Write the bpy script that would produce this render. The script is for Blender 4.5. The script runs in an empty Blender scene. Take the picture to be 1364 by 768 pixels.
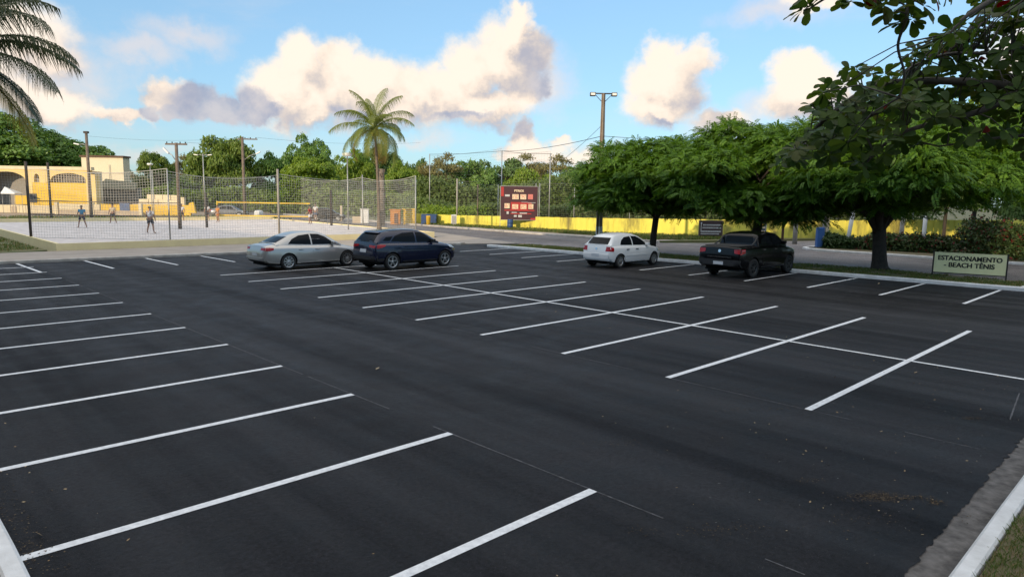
import bpy, bmesh, math, random
from mathutils import Vector, Matrix, noise
from mathutils.bvhtree import BVHTree
R = math.radians
rng = random.Random(7)
scene = bpy.context.scene
col = scene.collection

# ------------------------------------------------------------------ camera
F_PX, PITCH, ROLL, YAW, CAM_H = 917.53, 0.1319, 0.0160, 0.7943, 3.2238
fwd = Vector((math.cos(PITCH)*math.cos(YAW), math.cos(PITCH)*math.sin(YAW), -math.sin(PITCH)))
r0 = fwd.cross(Vector((0, 0, 1))).normalized(); u0 = r0.cross(fwd)
rgt = math.cos(ROLL)*r0 + math.sin(ROLL)*u0
upv = math.cos(ROLL)*u0 - math.sin(ROLL)*r0
cam_d = bpy.data.cameras.new('camera'); cam_o = bpy.data.objects.new('camera', cam_d); col.objects.link(cam_o)
cam_d.sensor_width = 36; cam_d.lens = F_PX/1364*36; cam_d.clip_start = 0.05; cam_d.clip_end = 3000
cam_o.matrix_world = Matrix.Translation((0, 0, CAM_H)) @ Matrix((rgt, upv, -fwd)).transposed().to_4x4()
scene.camera = cam_o

def ray(px, py):
    return fwd + rgt*((px-682)/F_PX) - upv*((py-384)/F_PX)
def ground(px, py, z=0.0):
    d = ray(px, py); t = (z-CAM_H)/d.z
    return Vector((0, 0, CAM_H)) + d*t
def far(px, py, depth):                                   # a point seen at (px, py), that far in front
    return Vector((0, 0, CAM_H)) + ray(px, py)*depth

# ------------------------------------------------------------------ materials
def new_mat(name):
    m = bpy.data.materials.new(name); m.use_nodes = True
    nt = m.node_tree
    return m, nt, nt.nodes['Principled BSDF']
def node(nt, t, **kw):
    n = nt.nodes.new(t)
    for k, v in kw.items():
        if k.startswith('i_'):
            key = k[2:]
            key = int(key) if key.isdigit() else key.replace('_', ' ')
            n.inputs[key].default_value = v
        else: setattr(n, k, v)
    return n
def c4(c): return (c[0], c[1], c[2], 1.0)
def mat(name, c, rough=0.6, var=0.15, scale=4.0, metal=0.0, spec=0.5, c2=None, bump=0.0, bscale=None, coat=0.0, detail=4, trans=0.0, coords='Object'):
    """plain surface with a noise mottling between c and c2 (or a darker c)"""
    m, nt, b = new_mat(name)
    b.inputs['Roughness'].default_value = rough; b.inputs['Metallic'].default_value = metal
    b.inputs['Specular IOR Level'].default_value = spec
    b.inputs['Coat Weight'].default_value = coat; b.inputs['Coat Roughness'].default_value = 0.04
    if c2 is None: c2 = tuple(x*(1-var) for x in c)
    tc = node(nt, 'ShaderNodeTexCoord')
    n = node(nt, 'ShaderNodeTexNoise', i_Scale=scale, i_Detail=detail, i_Roughness=0.6)
    nt.links.new(tc.outputs[coords], n.inputs['Vector'])
    rp = node(nt, 'ShaderNodeMapRange', i_1=0.3, i_2=0.7)
    nt.links.new(n.outputs['Fac'], rp.inputs[0])
    mx = node(nt, 'ShaderNodeMix', data_type='RGBA'); mx.inputs[6].default_value = c4(c); mx.inputs[7].default_value = c4(c2)
    nt.links.new(rp.outputs[0], mx.inputs[0]); nt.links.new(mx.outputs[2], b.inputs['Base Color'])
    if bump:
        n2 = node(nt, 'ShaderNodeTexNoise', i_Scale=bscale or scale*6, i_Detail=3.0)
        nt.links.new(tc.outputs[coords], n2.inputs['Vector'])
        bp = node(nt, 'ShaderNodeBump', i_Strength=bump, i_Distance=0.02)
        nt.links.new(n2.outputs['Fac'], bp.inputs['Height']); nt.links.new(bp.outputs[0], b.inputs['Normal'])
    return m
def leaf_mat(name, c, c2, trans=0.35, rough=0.5, c3=None, p3=0.0, spec=0.3):
    """foliage: colour varies leaf by leaf, light passes through"""
    m, nt, b = new_mat(name); out = nt.nodes['Material Output']
    g = node(nt, 'ShaderNodeNewGeometry')
    mx = node(nt, 'ShaderNodeMix', data_type='RGBA'); mx.inputs[6].default_value = c4(c); mx.inputs[7].default_value = c4(c2)
    nt.links.new(g.outputs['Random Per Island'], mx.inputs[0])
    cc = mx.outputs[2]
    if c3:
        w = node(nt, 'ShaderNodeTexWhiteNoise', noise_dimensions='1D'); nt.links.new(g.outputs['Random Per Island'], w.inputs['W'])
        lt = node(nt, 'ShaderNodeMath', operation='LESS_THAN', i_1=p3); nt.links.new(w.outputs['Value'], lt.inputs[0])
        m3 = node(nt, 'ShaderNodeMix', data_type='RGBA'); nt.links.new(lt.outputs[0], m3.inputs[0]); nt.links.new(cc, m3.inputs[6]); m3.inputs[7].default_value = c4(c3); cc = m3.outputs[2]
    nt.links.new(cc, b.inputs['Base Color']); b.inputs['Roughness'].default_value = rough; b.inputs['Specular IOR Level'].default_value = spec
    tr = node(nt, 'ShaderNodeBsdfTranslucent')
    hs = node(nt, 'ShaderNodeHueSaturation', i_Hue=0.485, i_Saturation=1.15, i_Value=1.5); nt.links.new(cc, hs.inputs['Color']); nt.links.new(hs.outputs[0], tr.inputs['Color'])
    ms = node(nt, 'ShaderNodeMixShader', i_0=trans); nt.links.new(b.outputs[0], ms.inputs[1]); nt.links.new(tr.outputs[0], ms.inputs[2])
    nt.links.new(ms.outputs[0], out.inputs['Surface'])
    return m

# ------------------------------------------------------------------ mesh collecting
class MB:
    def __init__(s): s.v = []; s.f = []; s.mi = []; s.cur = 0; s.smooth = []
    def add(s, vs, fs, smooth=False):
        o = len(s.v); s.v += [tuple(v) for v in vs]
        for f in fs: s.f.append(tuple(i+o for i in f)); s.mi.append(s.cur); s.smooth.append(smooth)
    def box(s, lo, hi, M=None):
        x0, y0, z0 = lo; x1, y1, z1 = hi
        vs = [Vector(p) for p in ((x0,y0,z0),(x1,y0,z0),(x1,y1,z0),(x0,y1,z0),(x0,y0,z1),(x1,y0,z1),(x1,y1,z1),(x0,y1,z1))]
        if M is not None: vs = [M @ v for v in vs]
        s.add(vs, [(0,3,2,1),(4,5,6,7),(0,1,5,4),(1,2,6,5),(2,3,7,6),(3,0,4,7)])
    def quad(s, a, b, c, d): s.add([a, b, c, d], [(0, 1, 2, 3)])
    def prism(s, poly, z0, z1):                             # flat polygon (counter-clockwise) raised from z0 to z1
        n = len(poly)
        vs = [(x, y, z0) for x, y in poly]+[(x, y, z1) for x, y in poly]
        s.add(vs, [tuple(range(n-1, -1, -1)), tuple(range(n, 2*n))]+[(i, (i+1) % n, n+(i+1) % n, n+i) for i in range(n)])
    def tube(s, pts, rad, n=8, cap=True, flat=1.0):
        pts = [Vector(p) for p in pts]; rr = rad if isinstance(rad, (list, tuple)) else [rad]*len(pts)
        vs = []; fs = []; pv = None
        for i, p in enumerate(pts):
            t = (pts[min(i+1, len(pts)-1)]-pts[max(i-1, 0)]).normalized()
            if pv is None: pv = t.orthogonal().normalized() if abs(t.z) < .99 else Vector((1, 0, 0))
            pv = (pv-t*pv.dot(t)).normalized(); w = t.cross(pv)
            for k in range(n):
                a = 2*math.pi*k/n
                vs.append(p+(pv*math.cos(a)+w*math.sin(a)*flat)*rr[i])
        for i in range(len(pts)-1):
            for k in range(n):
                fs.append((i*n+k, i*n+(k+1) % n, (i+1)*n+(k+1) % n, (i+1)*n+k))
        s.add(vs, fs, True)
        if cap:
            o = len(s.v)-len(vs)
            for rng_ in (range(n-1, -1, -1), range((len(pts)-1)*n, len(pts)*n)):
                s.f.append(tuple(o+i for i in rng_)); s.mi.append(s.cur); s.smooth.append(False)
    def lathe(s, prof, axis='z', n=24, M=None):             # prof: (radius, height)
        vs = []; fs = []
        for r, h in prof:
            for k in range(n):
                a = 2*math.pi*k/n
                p = Vector((r*math.cos(a), r*math.sin(a), h)) if axis == 'z' else Vector((r*math.cos(a), h, r*math.sin(a)))
                vs.append(M @ p if M is not None else p)
        for i in range(len(prof)-1):
            for k in range(n): fs.append((i*n+k, i*n+(k+1) % n, (i+1)*n+(k+1) % n, (i+1)*n+k))
        s.add(vs, fs, True)
    def mesh(s, name):
        me = bpy.data.meshes.new(name); me.from_pydata(s.v, [], s.f)
        me.polygons.foreach_set('material_index', s.mi); me.polygons.foreach_set('use_smooth', s.smooth)
        me.update(); return me
    def build(s, name, mats, parent=None, loc=None, sharp=None, fixn=False):
        me = s.mesh(name)
        if fixn:
            bm = bmesh.new(); bm.from_mesh(me); bmesh.ops.recalc_face_normals(bm, faces=bm.faces); bm.to_mesh(me); bm.free()
        if sharp: me.polygons.foreach_set('use_smooth', [True]*len(me.polygons)); me.set_sharp_from_angle(angle=R(sharp))
        return link(me, name, mats, parent, loc)
def link(me, name, mats, parent=None, loc=None):
    for m in (mats if isinstance(mats, (list, tuple)) else [mats]):
        if m is not None and m.name not in [x.name for x in me.materials if x]: me.materials.append(m)
    o = bpy.data.objects.new(name, me); col.objects.link(o)
    if parent is not None: o.parent = parent
    if loc is not None: o.location = loc
    return o
def tag(o, label=None, cat=None, group=None, kind=None):
    if label: o['label'] = label
    if cat: o['category'] = cat
    if group: o['group'] = group
    if kind: o['kind'] = kind
    return o
def empty(name, loc=(0, 0, 0), rz=0.0, label=None, cat=None, group=None):
    o = bpy.data.objects.new(name, None); col.objects.link(o); o.location = loc; o.rotation_euler = (0, 0, rz)
    o.empty_display_size = .3
    return tag(o, label, cat, group)
def copy_tree(o, parent=None, kids=None):
    if kids is None:
        kids = {}
        for x in col.objects:
            if x.parent: kids.setdefault(x.parent.name, []).append(x)
    c = o.copy(); col.objects.link(c); c.parent = parent
    for ch in kids.get(o.name, []): copy_tree(ch, c, kids)
    return c
def struct(o): o['kind'] = 'structure'; return o
def bevel(o, w=0.02, seg=2, ang=35):
    m = o.modifiers.new('bevel', 'BEVEL'); m.width = w; m.segments = seg; m.limit_method = 'ANGLE'; m.angle_limit = R(ang); m.harden_normals = False
    return o

# ------------------------------------------------------------------ light, sky, view
SUN_EL = R(13.0)
sh = Vector((-0.956, -0.265, 0)).normalized()               # horizontal direction to the sun: behind the camera, to its left
sun_dir = Vector((sh.x*math.cos(SUN_EL), sh.y*math.cos(SUN_EL), math.sin(SUN_EL)))
ld = bpy.data.lights.new('sun', 'SUN'); ld.energy = 2.8; ld.angle = R(0.55); ld.color = (1.0, 0.80, 0.56)
lo = bpy.data.objects.new('sun', ld); col.objects.link(lo); lo.rotation_euler = sun_dir.to_track_quat('Z', 'Y').to_euler()
EXPO = 0.60
scene.view_settings.view_transform = 'Standard'; scene.view_settings.look = 'None'; scene.view_settings.exposure = EXPO
scene.view_settings.gamma = 1.0; scene.view_settings.use_curve_mapping = False
scene.render.engine = 'CYCLES'
scene.cycles.max_bounces = 6; scene.cycles.diffuse_bounces = 3; scene.cycles.glossy_bounces = 3; scene.cycles.transparent_max_bounces = 12
scene.cycles.transmission_bounces = 4; scene.cycles.use_denoising = True; scene.cycles.caustics_reflective = False; scene.cycles.caustics_refractive = False
scene.cycles.sample_clamp_indirect = 6.0

def build_world():
    w = bpy.data.worlds.new('World'); scene.world = w; w.use_nodes = True
    nt = w.node_tree; nt.nodes.clear()
    out = node(nt, 'ShaderNodeOutputWorld'); bg = node(nt, 'ShaderNodeBackground', i_Strength=SKY_STR)
    nt.links.new(bg.outputs[0], out.inputs[0])
    sky = node(nt, 'ShaderNodeTexSky', sky_type='NISHITA', sun_disc=False, sun_elevation=SUN_EL, sun_rotation=math.atan2(sun_dir.x, sun_dir.y),
               altitude=0.0, air_density=1.0, dust_density=0.6, ozone_density=1.6)
    tc = node(nt, 'ShaderNodeTexCoord'); D = tc.outputs['Generated']
    L = nt.links.new
    def vm(op, a, b=None, c=None):
        n = node(nt, 'ShaderNodeVectorMath', operation=op)
        for i, x in enumerate((a, b, c)):
            if x is None: continue
            if isinstance(x, bpy.types.NodeSocket): L(x, n.inputs[i])
            elif op == 'SCALE' and i == 1: n.inputs[3].default_value = x
            else: n.inputs[i].default_value = x
        return n.outputs[1] if op in ('LENGTH', 'DOT_PRODUCT', 'DISTANCE') else n.outputs[0]
    def mt(op, a, b=None, c=None, clamp=False):
        n = node(nt, 'ShaderNodeMath', operation=op, use_clamp=clamp)
        for i, x in enumerate((a, b, c)):
            if x is None: continue
            if isinstance(x, bpy.types.NodeSocket): L(x, n.inputs[i])
            else: n.inputs[i].default_value = x
        return n.outputs[0]
    def mr(x, a, b, c=0.0, d=1.0, smooth=True):
        n = node(nt, 'ShaderNodeMapRange', interpolation_type='SMOOTHSTEP' if smooth else 'LINEAR', i_1=a, i_2=b, i_3=c, i_4=d)
        L(x, n.inputs[0]); return n.outputs[0]
    def nz(v, sc, det=5.0, ro=.6):
        n = node(nt, 'ShaderNodeTexNoise', i_Scale=sc, i_Detail=det, i_Roughness=ro); L(v, n.inputs['Vector']); return n
    fx, fy = math.cos(YAW), math.sin(YAW)
    a = vm('DOT_PRODUCT', D, (fx, fy, 0)); b = vm('DOT_PRODUCT', D, (fy, -fx, 0))
    az = mt('ARCTAN2', b, a); sep = node(nt, 'ShaderNodeSeparateXYZ'); L(D, sep.inputs[0])
    el = mt('ARCSINE', sep.outputs[2])
    cmb = node(nt, 'ShaderNodeCombineXYZ'); L(az, cmb.inputs[0]); L(el, cmb.inputs[1]); P = cmb.outputs[0]
    n1 = nz(P, 9.0, 6.0, .58)
    off = vm('SCALE', vm('SUBTRACT', n1.outputs['Color'], (.5, .5, .5)), .075)
    n3 = nz(P, 34.0, 4.0, .6)
    off = vm('ADD', off, vm('SCALE', vm('SUBTRACT', n3.outputs['Color'], (.5, .5, .5)), .03))
    Pd = vm('ADD', P, off); Pd = vm('MULTIPLY', Pd, (1, 1, 0))
    blobs = []
    for (px, py, rx, ry, o) in CLOUDS:
        d = ray(px, py).normalized(); blobs.append((math.atan2(d.x*fy-d.y*fx, d.x*fx+d.y*fy), math.asin(d.z), rx/F_PX*1.12, ry/F_PX*1.12, o))
    def field(p):
        cur = None
        for (ca, ce, ra, re, o) in blobs:
            d = vm('LENGTH', vm('MULTIPLY_ADD', p, (1/ra, 1/re, 0), (-ca/ra, -ce/re, 0)))
            if o: d = mt('ADD', d, o)
            cur = d if cur is None else mt('MINIMUM', cur, d)
        return mt('SUBTRACT', 1.0, cur)
    f0 = field(Pd)
    Pl = vm('ADD', Pd, (-0.016, 0.024, 0))
    blobs = [b for b, c in zip(blobs, CLOUDS) if c[2] > 39 or c[3] > 39 or c[1] < 50]
    f0b = field(Pd); f1 = field(Pl)
    blobs = [(lambda d: (math.atan2(d.x*fy-d.y*fx, d.x*fx+d.y*fy), math.asin(d.z), rx/F_PX*1.12, ry/F_PX*1.12, o))(ray(px, py).normalized()) for (px, py, rx, ry, o) in GREY]
    fg = field(Pd)
    n2 = nz(P, 22.0, 6.0, .62)
    dens = mt('ADD', f0, mt('MULTIPLY', mt('SUBTRACT', n2.outputs['Fac'], .5), .55))
    mask = mr(dens, -0.14, 0.44)
    lit = mt('ADD', mt('MULTIPLY', mt('SUBTRACT', f0b, f1), 0.62), mt('MULTIPLY', mt('SUBTRACT', n2.outputs['Fac'], .5), 1.25))
    # bodies go grey towards each flat base
    lit = mr(lit, -0.60, 0.30)
    cc = node(nt, 'ShaderNodeValToRGB'); L(lit, cc.inputs[0])
    k = 1.0/(SKY_STR*2**EXPO)
    e = cc.color_ramp.elements; e[0].position = 0.0; e[0].color = (.45, .45, .52, 1); e[1].position = 1.0; e[1].color = (1.0, .88, .75, 1)
    x = e.new(.40); x.color = (.70, .62, .57, 1); x = e.new(.72); x.color = (.92, .78, .66, 1)
    cs = vm('SCALE', cc.outputs[0], k*1.10)
    # thin wisps and the pale band low over the horizon
    band = mr(el, 0.02, 0.30, 1.0, 0.0)
    wn = nz(vm('MULTIPLY', P, (1.0, 3.2, 0)), 3.0, 6.0, .6)
    wisp = mt('MULTIPLY', mr(wn.outputs['Fac'], .48, .78), .30)
    sk = node(nt, 'ShaderNodeMix', data_type='RGBA', blend_type='MULTIPLY', i_0=1.0); gm = node(nt, 'ShaderNodeGamma', i_1=SKY_GAMMA); L(sky.outputs[0], gm.inputs[0]); L(gm.outputs[0], sk.inputs[6]); sk.inputs[7].default_value = SKY_TINT
    m1 = node(nt, 'ShaderNodeMix', data_type='RGBA'); L(wisp, m1.inputs[0]); L(sk.outputs[2], m1.inputs[6]); m1.inputs[7].default_value = (.85*k, .80*k, .78*k, 1)
    m2 = node(nt, 'ShaderNodeMix', data_type='RGBA'); m2_ = m2; L(mask, m2.inputs[0]); L(m1.outputs[2], m2.inputs[6]); L(cs, m2.inputs[7])
    # a high bright veil of cloud invented overhead to brighten the shaded lot
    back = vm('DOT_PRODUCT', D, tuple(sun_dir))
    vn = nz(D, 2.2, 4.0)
    fill_veil = mt('MULTIPLY', mr(sep.outputs[2], .46, .80), mr(vn.outputs['Fac'], .30, .55, .55, 1.0))
    gm_ = mr(mt('ADD', fg, mt('MULTIPLY', mt('SUBTRACT', n2.outputs['Fac'], .5), .7)), -.10, .42, 0.0, .93)
    gc = node(nt, 'ShaderNodeMix', data_type='RGBA'); L(mr(n1.outputs['Fac'], .42, .62), gc.inputs[0]); gc.inputs[6].default_value = (.37*k, .42*k, .56*k, 1); gc.inputs[7].default_value = (.66*k, .63*k, .66*k, 1)
    mg = node(nt, 'ShaderNodeMix', data_type='RGBA'); L(gm_, mg.inputs[0]); L(m2.outputs[2], mg.inputs[6]); L(gc.outputs[2], mg.inputs[7]); m2 = mg
    blobs = [(lambda d: (math.atan2(d.x*fy-d.y*fx, d.x*fx+d.y*fy), math.asin(d.z), rx/F_PX*1.12, ry/F_PX*1.12, o))(ray(px, py).normalized()) for (px, py, rx, ry, o) in FAINT]
    ff = mr(mt('ADD', field(Pd), mt('MULTIPLY', mt('SUBTRACT', n2.outputs['Fac'], .5), 1.0)), -.1, 1.0, 0.0, .60)
    mf = node(nt, 'ShaderNodeMix', data_type='RGBA'); L(ff, mf.inputs[0]); L(m1.outputs[2], mf.inputs[6]); mf.inputs[7].default_value = (.93*k, .80*k, .74*k, 1); L(mf.outputs[2], m2_.inputs[6])
    m3 = node(nt, 'ShaderNodeMix', data_type='RGBA'); L(fill_veil, m3.inputs[0]); L(m2.outputs[2], m3.inputs[6]); m3.inputs[7].default_value = (FILL_VEIL*1.03*k, FILL_VEIL*.99*k, FILL_VEIL*.95*k, 1)
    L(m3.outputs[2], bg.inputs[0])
    w.cycles.sampling_method = 'NONE'
SKY_STR = 0.12
SKY_GAMMA = 0.52
SKY_TINT = (1.30, 1.85, 2.35, 1)
FILL_VEIL = 1.45
CLOUDS = [  # px, py, rx, ry, thinness
 (372,122,42,40,0),(408,88,32,40,0),(456,88,28,34,0),(440,125,60,40,0),(500,115,52,38,0),(545,128,45,34,0),(400,143,58,22,0),(520,142,60,22,0),
 (590,128,55,42,0),(625,98,44,44,0),(660,78,38,40,0),(686,46,24,36,0),(688,24,12,18,0),(702,76,30,36,0),(640,145,72,26,0),(694,112,36,34,0),
 (222,126,22,20,0),(245,128,20,16,.1),
 (160,150,38,9,.05),
 (30,40,70,52,.25),(60,70,55,40,.3),(75,142,50,24,.15),(20,120,50,40,.35),
 (886,72,30,28,0),(926,86,28,30,0),(878,110,46,36,0),(868,146,44,22,0),(912,122,34,34,0),
 (1058,98,36,24,0),(1072,125,48,32,0),(1102,142,32,26,0),(1050,140,34,26,.1),
 (694,186,20,20,.0),(712,200,40,16,.0),(675,203,22,10,.1),(962,162,36,13,.15),(770,205,50,10,.3),(745,190,30,10,.4),
 (1082,8,40,10,.2),(-120,80,120,60,.2),(-160,170,90,40,.2),(1480,60,120,60,.1),(1650,140,140,60,.1),
]
FAINT = [(182,66,52,20,0),(240,48,60,24,0),(60,95,110,60,0),(120,110,60,30,.1),(1030,22,70,20,0),(770,205,90,16,0),(960,165,60,20,0),(1005,150,40,30,.1),(560,185,80,12,.2),(200,200,90,14,.2),(730,110,40,60,.1)]
GREY = [(262,134,34,22,.0),(300,142,36,18,.0),(338,130,22,24,.05),(345,146,30,14,.05),(722,118,20,34,.45),(240,146,22,10,.2),(205,148,16,9,.1),(470,152,60,9,.35),(610,158,60,9,.35),(880,160,36,8,.45)]
build_world()
# ------------------------------------------------------------------ ground, parking lot, roads
def asphalt(name, base, lum, warm, streak=0.0):
    m, nt, b = new_mat(name); L = nt.links.new
    tc = node(nt, 'ShaderNodeTexCoord')
    def nz(sc, det, v=None, ro=.6):
        n = node(nt, 'ShaderNodeTexNoise', i_Scale=sc, i_Detail=det, i_Roughness=ro); L(v or tc.outputs['Object'], n.inputs['Vector']); return n.outputs['Fac']
    big = nz(.16, 5); mid = nz(1.4, 5); fine = nz(17., 6, ro=.85); grit = nz(85., 1)
    mp = node(nt, 'ShaderNodeMapping'); mp.inputs['Scale'].default_value = (.85, .045, 1); L(tc.outputs['Object'], mp.inputs[0])
    st = nz(1.0, 4, mp.outputs[0])
    def mr(x, a, c, lo, hi):
        n = node(nt, 'ShaderNodeMapRange', i_1=a, i_2=c, i_3=lo, i_4=hi); L(x, n.inputs[0]); return n.outputs[0]
    def mul(a, c):
        n = node(nt, 'ShaderNodeMath', operation='MULTIPLY'); L(a, n.inputs[0]); L(c, n.inputs[1]); return n.outputs[0]
    v = mul(mul(mr(big, .3, .7, .66, 1.36), mr(mid, .3, .7, .70, 1.32)), mul(mr(fine, .36, .64, .25, 1.9), mr(st, .35, .65, 1-streak, 1+streak)))
    dust = mr(nz(.5, 6), .60, .80, 0.0, .30)
    hs = node(nt, 'ShaderNodeVectorMath', operation='SCALE'); hs.inputs[0].default_value = base; L(v, hs.inputs[3])
    mx = node(nt, 'ShaderNodeMix', data_type='RGBA'); L(dust, mx.inputs[0]); L(hs.outputs[0], mx.inputs[6]); mx.inputs[7].default_value = c4(warm)
    # pale specks of grit and crumbs
    sp = mr(grit, .72, .78, 0.0, lum)
    m2 = node(nt, 'ShaderNodeMix', data_type='RGBA'); L(sp, m2.inputs[0]); L(mx.outputs[2], m2.inputs[6]); m2.inputs[7].default_value = (.30, .29, .27, 1)
    L(m2.outputs[2], b.inputs['Base Color'])
    L(mr(mid, .3, .7, .55, .85), b.inputs['Roughness']); L(mul(mr(st, .35, .65, .12, .34), mr(mid, .3, .7, .7, 1.3)), b.inputs['Specular IOR Level'])
    bp = node(nt, 'ShaderNodeBump', i_Strength=.8, i_Distance=.014); L(fine, bp.inputs['Height']); L(bp.outputs[0], b.inputs['Normal'])
    return m
M_ASPH = asphalt('fresh_asphalt', (.0080, .0080, .0099), .42, (.026, .024, .022), .17)
M_ROAD = asphalt('old_road', (.135, .120, .114), .25, (.19, .16, .13), .06)
M_LINE = mat('line_paint', (.80, .82, .83), .55, c2=(.56, .57, .59), scale=14, bump=.15, bscale=90)
M_CHALK = mat('chalk', (.13, .13, .14), .9, c2=(.03, .03, .033), scale=14)
M_KERB = mat('kerb_white', (.74, .75, .75), .7, c2=(.55, .55, .54), scale=3.5, bump=.25, bscale=30)
M_KERBO = mat('kerb_worn', (.52, .49, .44), .85, c2=(.30, .27, .24), scale=2.2, bump=.3, bscale=25)
M_CONC = mat('old_concrete', (.165, .155, .148), .9, c2=(.05, .046, .043), scale=7.0, bump=.5, bscale=35, detail=8)
M_PAVE = mat('pavement', (.38, .33, .28), .9, c2=(.28, .24, .20), scale=.8, bump=.2, bscale=18, detail=8)
M_DIRT = mat('sandy_dirt', (.36, .28, .20), .95, c2=(.24, .18, .12), scale=.7, bump=.3, bscale=9, detail=8)
M_SOIL = mat('soil', (.15, .115, .07), .95, c2=(.085, .085, .035), scale=2.5, bump=.4, bscale=30, detail=8)
M_TURF = mat('turf', (.075, .115, .030), .95, c2=(.17, .13, .06), scale=.9, bump=.5, bscale=14, detail=8)
M_LAND = mat('land', (.06, .085, .03), .95, c2=(.12, .10, .05), scale=.12, detail=8)
M_SAND = mat('court_sand', (.72, .66, .62), .95, c2=(.50, .45, .42), scale=1.9, bump=1.0, bscale=5.0, detail=8)

def sheet(name, poly, z, m, sub=0):
    mb = MB(); n = len(poly); mb.add([(x, y, z) for x, y in poly], [tuple(range(n))])
    return struct(mb.build(name, m))
mb = MB(); S_ = 900
mb.add([(-S_, -S_, -.06), (S_, -S_, -.06), (S_, S_, -.06), (-S_, S_, -.06)], [(0, 1, 2, 3)])
struct(mb.build('ground', M_LAND))

def KX(y): return 31.62-.055*(y-5)                           # foot of the white kerb on the street side
def FY(x): return 36.55-.055*(x-5)                           # foot of the white kerb on the court side
# the lot: ragged edge along the old gutter near the camera
edge = [(x*.06, 1.60+.05*noise.noise((x*.06*2.3, 3, 0))+.05*noise.noise((x*.06*9, 7, 0))+.03*noise.noise((x*.06*24, 9, 0))) for x in range(-100, 840)]
lot = [(x, y) for x, y in edge]+[(60, 1.6), (60, -4), (90, -4), (90, 4.6), (KX(4.8)+.3, 4.9), (KX(33)-.05, 33.4), (33.6, 33.6), (33.4, 35.0), (29.8, FY(29.8)+.02), (-8, FY(-8)+.02)]
lot_o = sheet('parking_lot', lot, 0.0, M_ASPH)
def strip_quad(mb, a, b, w, z):
    a = Vector((a[0], a[1], 0)); b = Vector((b[0], b[1], 0)); d = (b-a).normalized(); nrm = Vector((-d.y, d.x, 0))*w/2
    n = max(1, int((b-a).length/.35))
    for i in range(n):
        p = a+(b-a)*(i/n); q = a+(b-a)*((i+1)/n)
        def jit(pt, k): return .0035*noise.noise((pt.x*7, pt.y*7, k))
        mb.quad((p-nrm*(1+jit(p, 1)*4)).to_tuple()[:2]+(z,), (q-nrm*(1+jit(q, 1)*4)).to_tuple()[:2]+(z,), (q+nrm*(1+jit(q, 5)*4)).to_tuple()[:2]+(z,), (p+nrm*(1+jit(p, 5)*4)).to_tuple()[:2]+(z,))
mk = MB()
W = .115
for k in range(13):
    y = 4.563+2.5*k
    if y < 35.5: strip_quad(mk, (0.93, y), (5.80, y), W, .004)
for k in range(11):
    y = 4.184+2.553*k
    if k < 10 : strip_quad(mk, (10.64, y), (20.64, y), W, .004)
strip_quad(mk, (15.63, 0.4), (15.63, 4.184+2.553*9+.06), W*.85, .008)
for k in range(11):
    y = 5.55+2.5504*k
    strip_quad(mk, (26.17, y), (KX(y)-.02, y-.0), W, .004)
for k in range(4):
    x = 5.62+2.55*k
    strip_quad(mk, (x, 32.1), (x-.10, FY(x)-.05), W, .004)
for k in range(5): strip_quad(mk, (15.8+2.55*k, 32.1), (15.7+2.55*k, FY(17)-.05), W, .004)
struct(mk.build('stall_markings', M_LINE))
ck = MB()
def chalk(a, b, seed, keep=.75):
    a = Vector((a[0], a[1])); b = Vector((b[0], b[1])); n = int((b-a).length/.18)
    for i in range(n):
        if noise.noise((i*.11, seed, 0))*.5+.5 > keep: continue
        p = a+(b-a)*(i/n); q = a+(b-a)*((i+1.02)/n); t = (b-a).normalized(); nn = Vector((-t.y, t.x))*(.007+.006*rng.random())
        ck.quad((p.x-nn.x, p.y-nn.y, .003), (q.x-nn.x, q.y-nn.y, .003), (q.x+nn.x, q.y+nn.y, .003), (p.x+nn.x, p.y+nn.y, .003))
for i, (a, b) in enumerate([((5.80, 2.2), (5.80, 32), ), ((10.64, 1.9), (10.64, 31)), ((20.64, 4), (20.64, 31)), ((12.5, 1.9), (14.4, 2.1)), ((26.17, 5), (26.17, 31)), ((6.2, 31.5), (15, 28.2))]):
    chalk(a, b, i*3.7, .62)
struct(ck.build('chalk_lines', M_CHALK))

def kerb(name, pts, w, h, m, side=1, z0=-.04):
    """kerb with a small chamfer along a polyline; width w to the left of the walking direction (side=1)"""
    mb = MB(); P = [Vector((x, y, 0)) for x, y in pts]
    Q = [P[0]]
    for a, b in zip(P, P[1:]):
        n = max(1, int((b-a).length/1.0))
        for i in range(1, n+1): Q.append(a+(b-a)*(i/n))
    rows = []
    for i, p in enumerate(Q):
        t = (Q[min(i+1, len(Q)-1)]-Q[max(i-1, 0)]).normalized(); nn = Vector((-t.y, t.x, 0))*side
        dz = .012*noise.noise((p.x*.7, p.y*.7, 2)); dw = .012*noise.noise((p.x*.9, p.y*.9, 8))
        rows.append([p+nn*(dw)+Vector((0, 0, z0)), p+nn*dw+Vector((0, 0, h-.03+dz)), p+nn*(.03+dw)+Vector((0, 0, h+dz)), p+nn*(w-.02)+Vector((0, 0, h+dz)), p+nn*w+Vector((0, 0, h-.02+dz)), p+nn*w+Vector((0, 0, z0))])
    vs = [v for r in rows for v in r]; fs = []
    for i in range(len(rows)-1):
        for k in range(5): fs.append((i*6+k, (i+1)*6+k, (i+1)*6+k+1, i*6+k+1) if side > 0 else (i*6+k+1, (i+1)*6+k+1, (i+1)*6+k, i*6+k))
    fs += [tuple(range(6)), tuple(range(len(vs)-1, len(vs)-7, -1))]
    mb.add(vs, fs)
    return struct(mb.build(name, m, fixn=True))
kerb('street_kerb', [(KX(4.85)+.15, 4.85), (KX(33), 33.0)], .26, .15, M_KERB, side=-1)
kerb('corner_kerb', [(KX(4.85)+.42, 4.86), (36.5, 4.80), (39.0, 4.2)], .2, .13, M_KERB, side=1)
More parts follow.
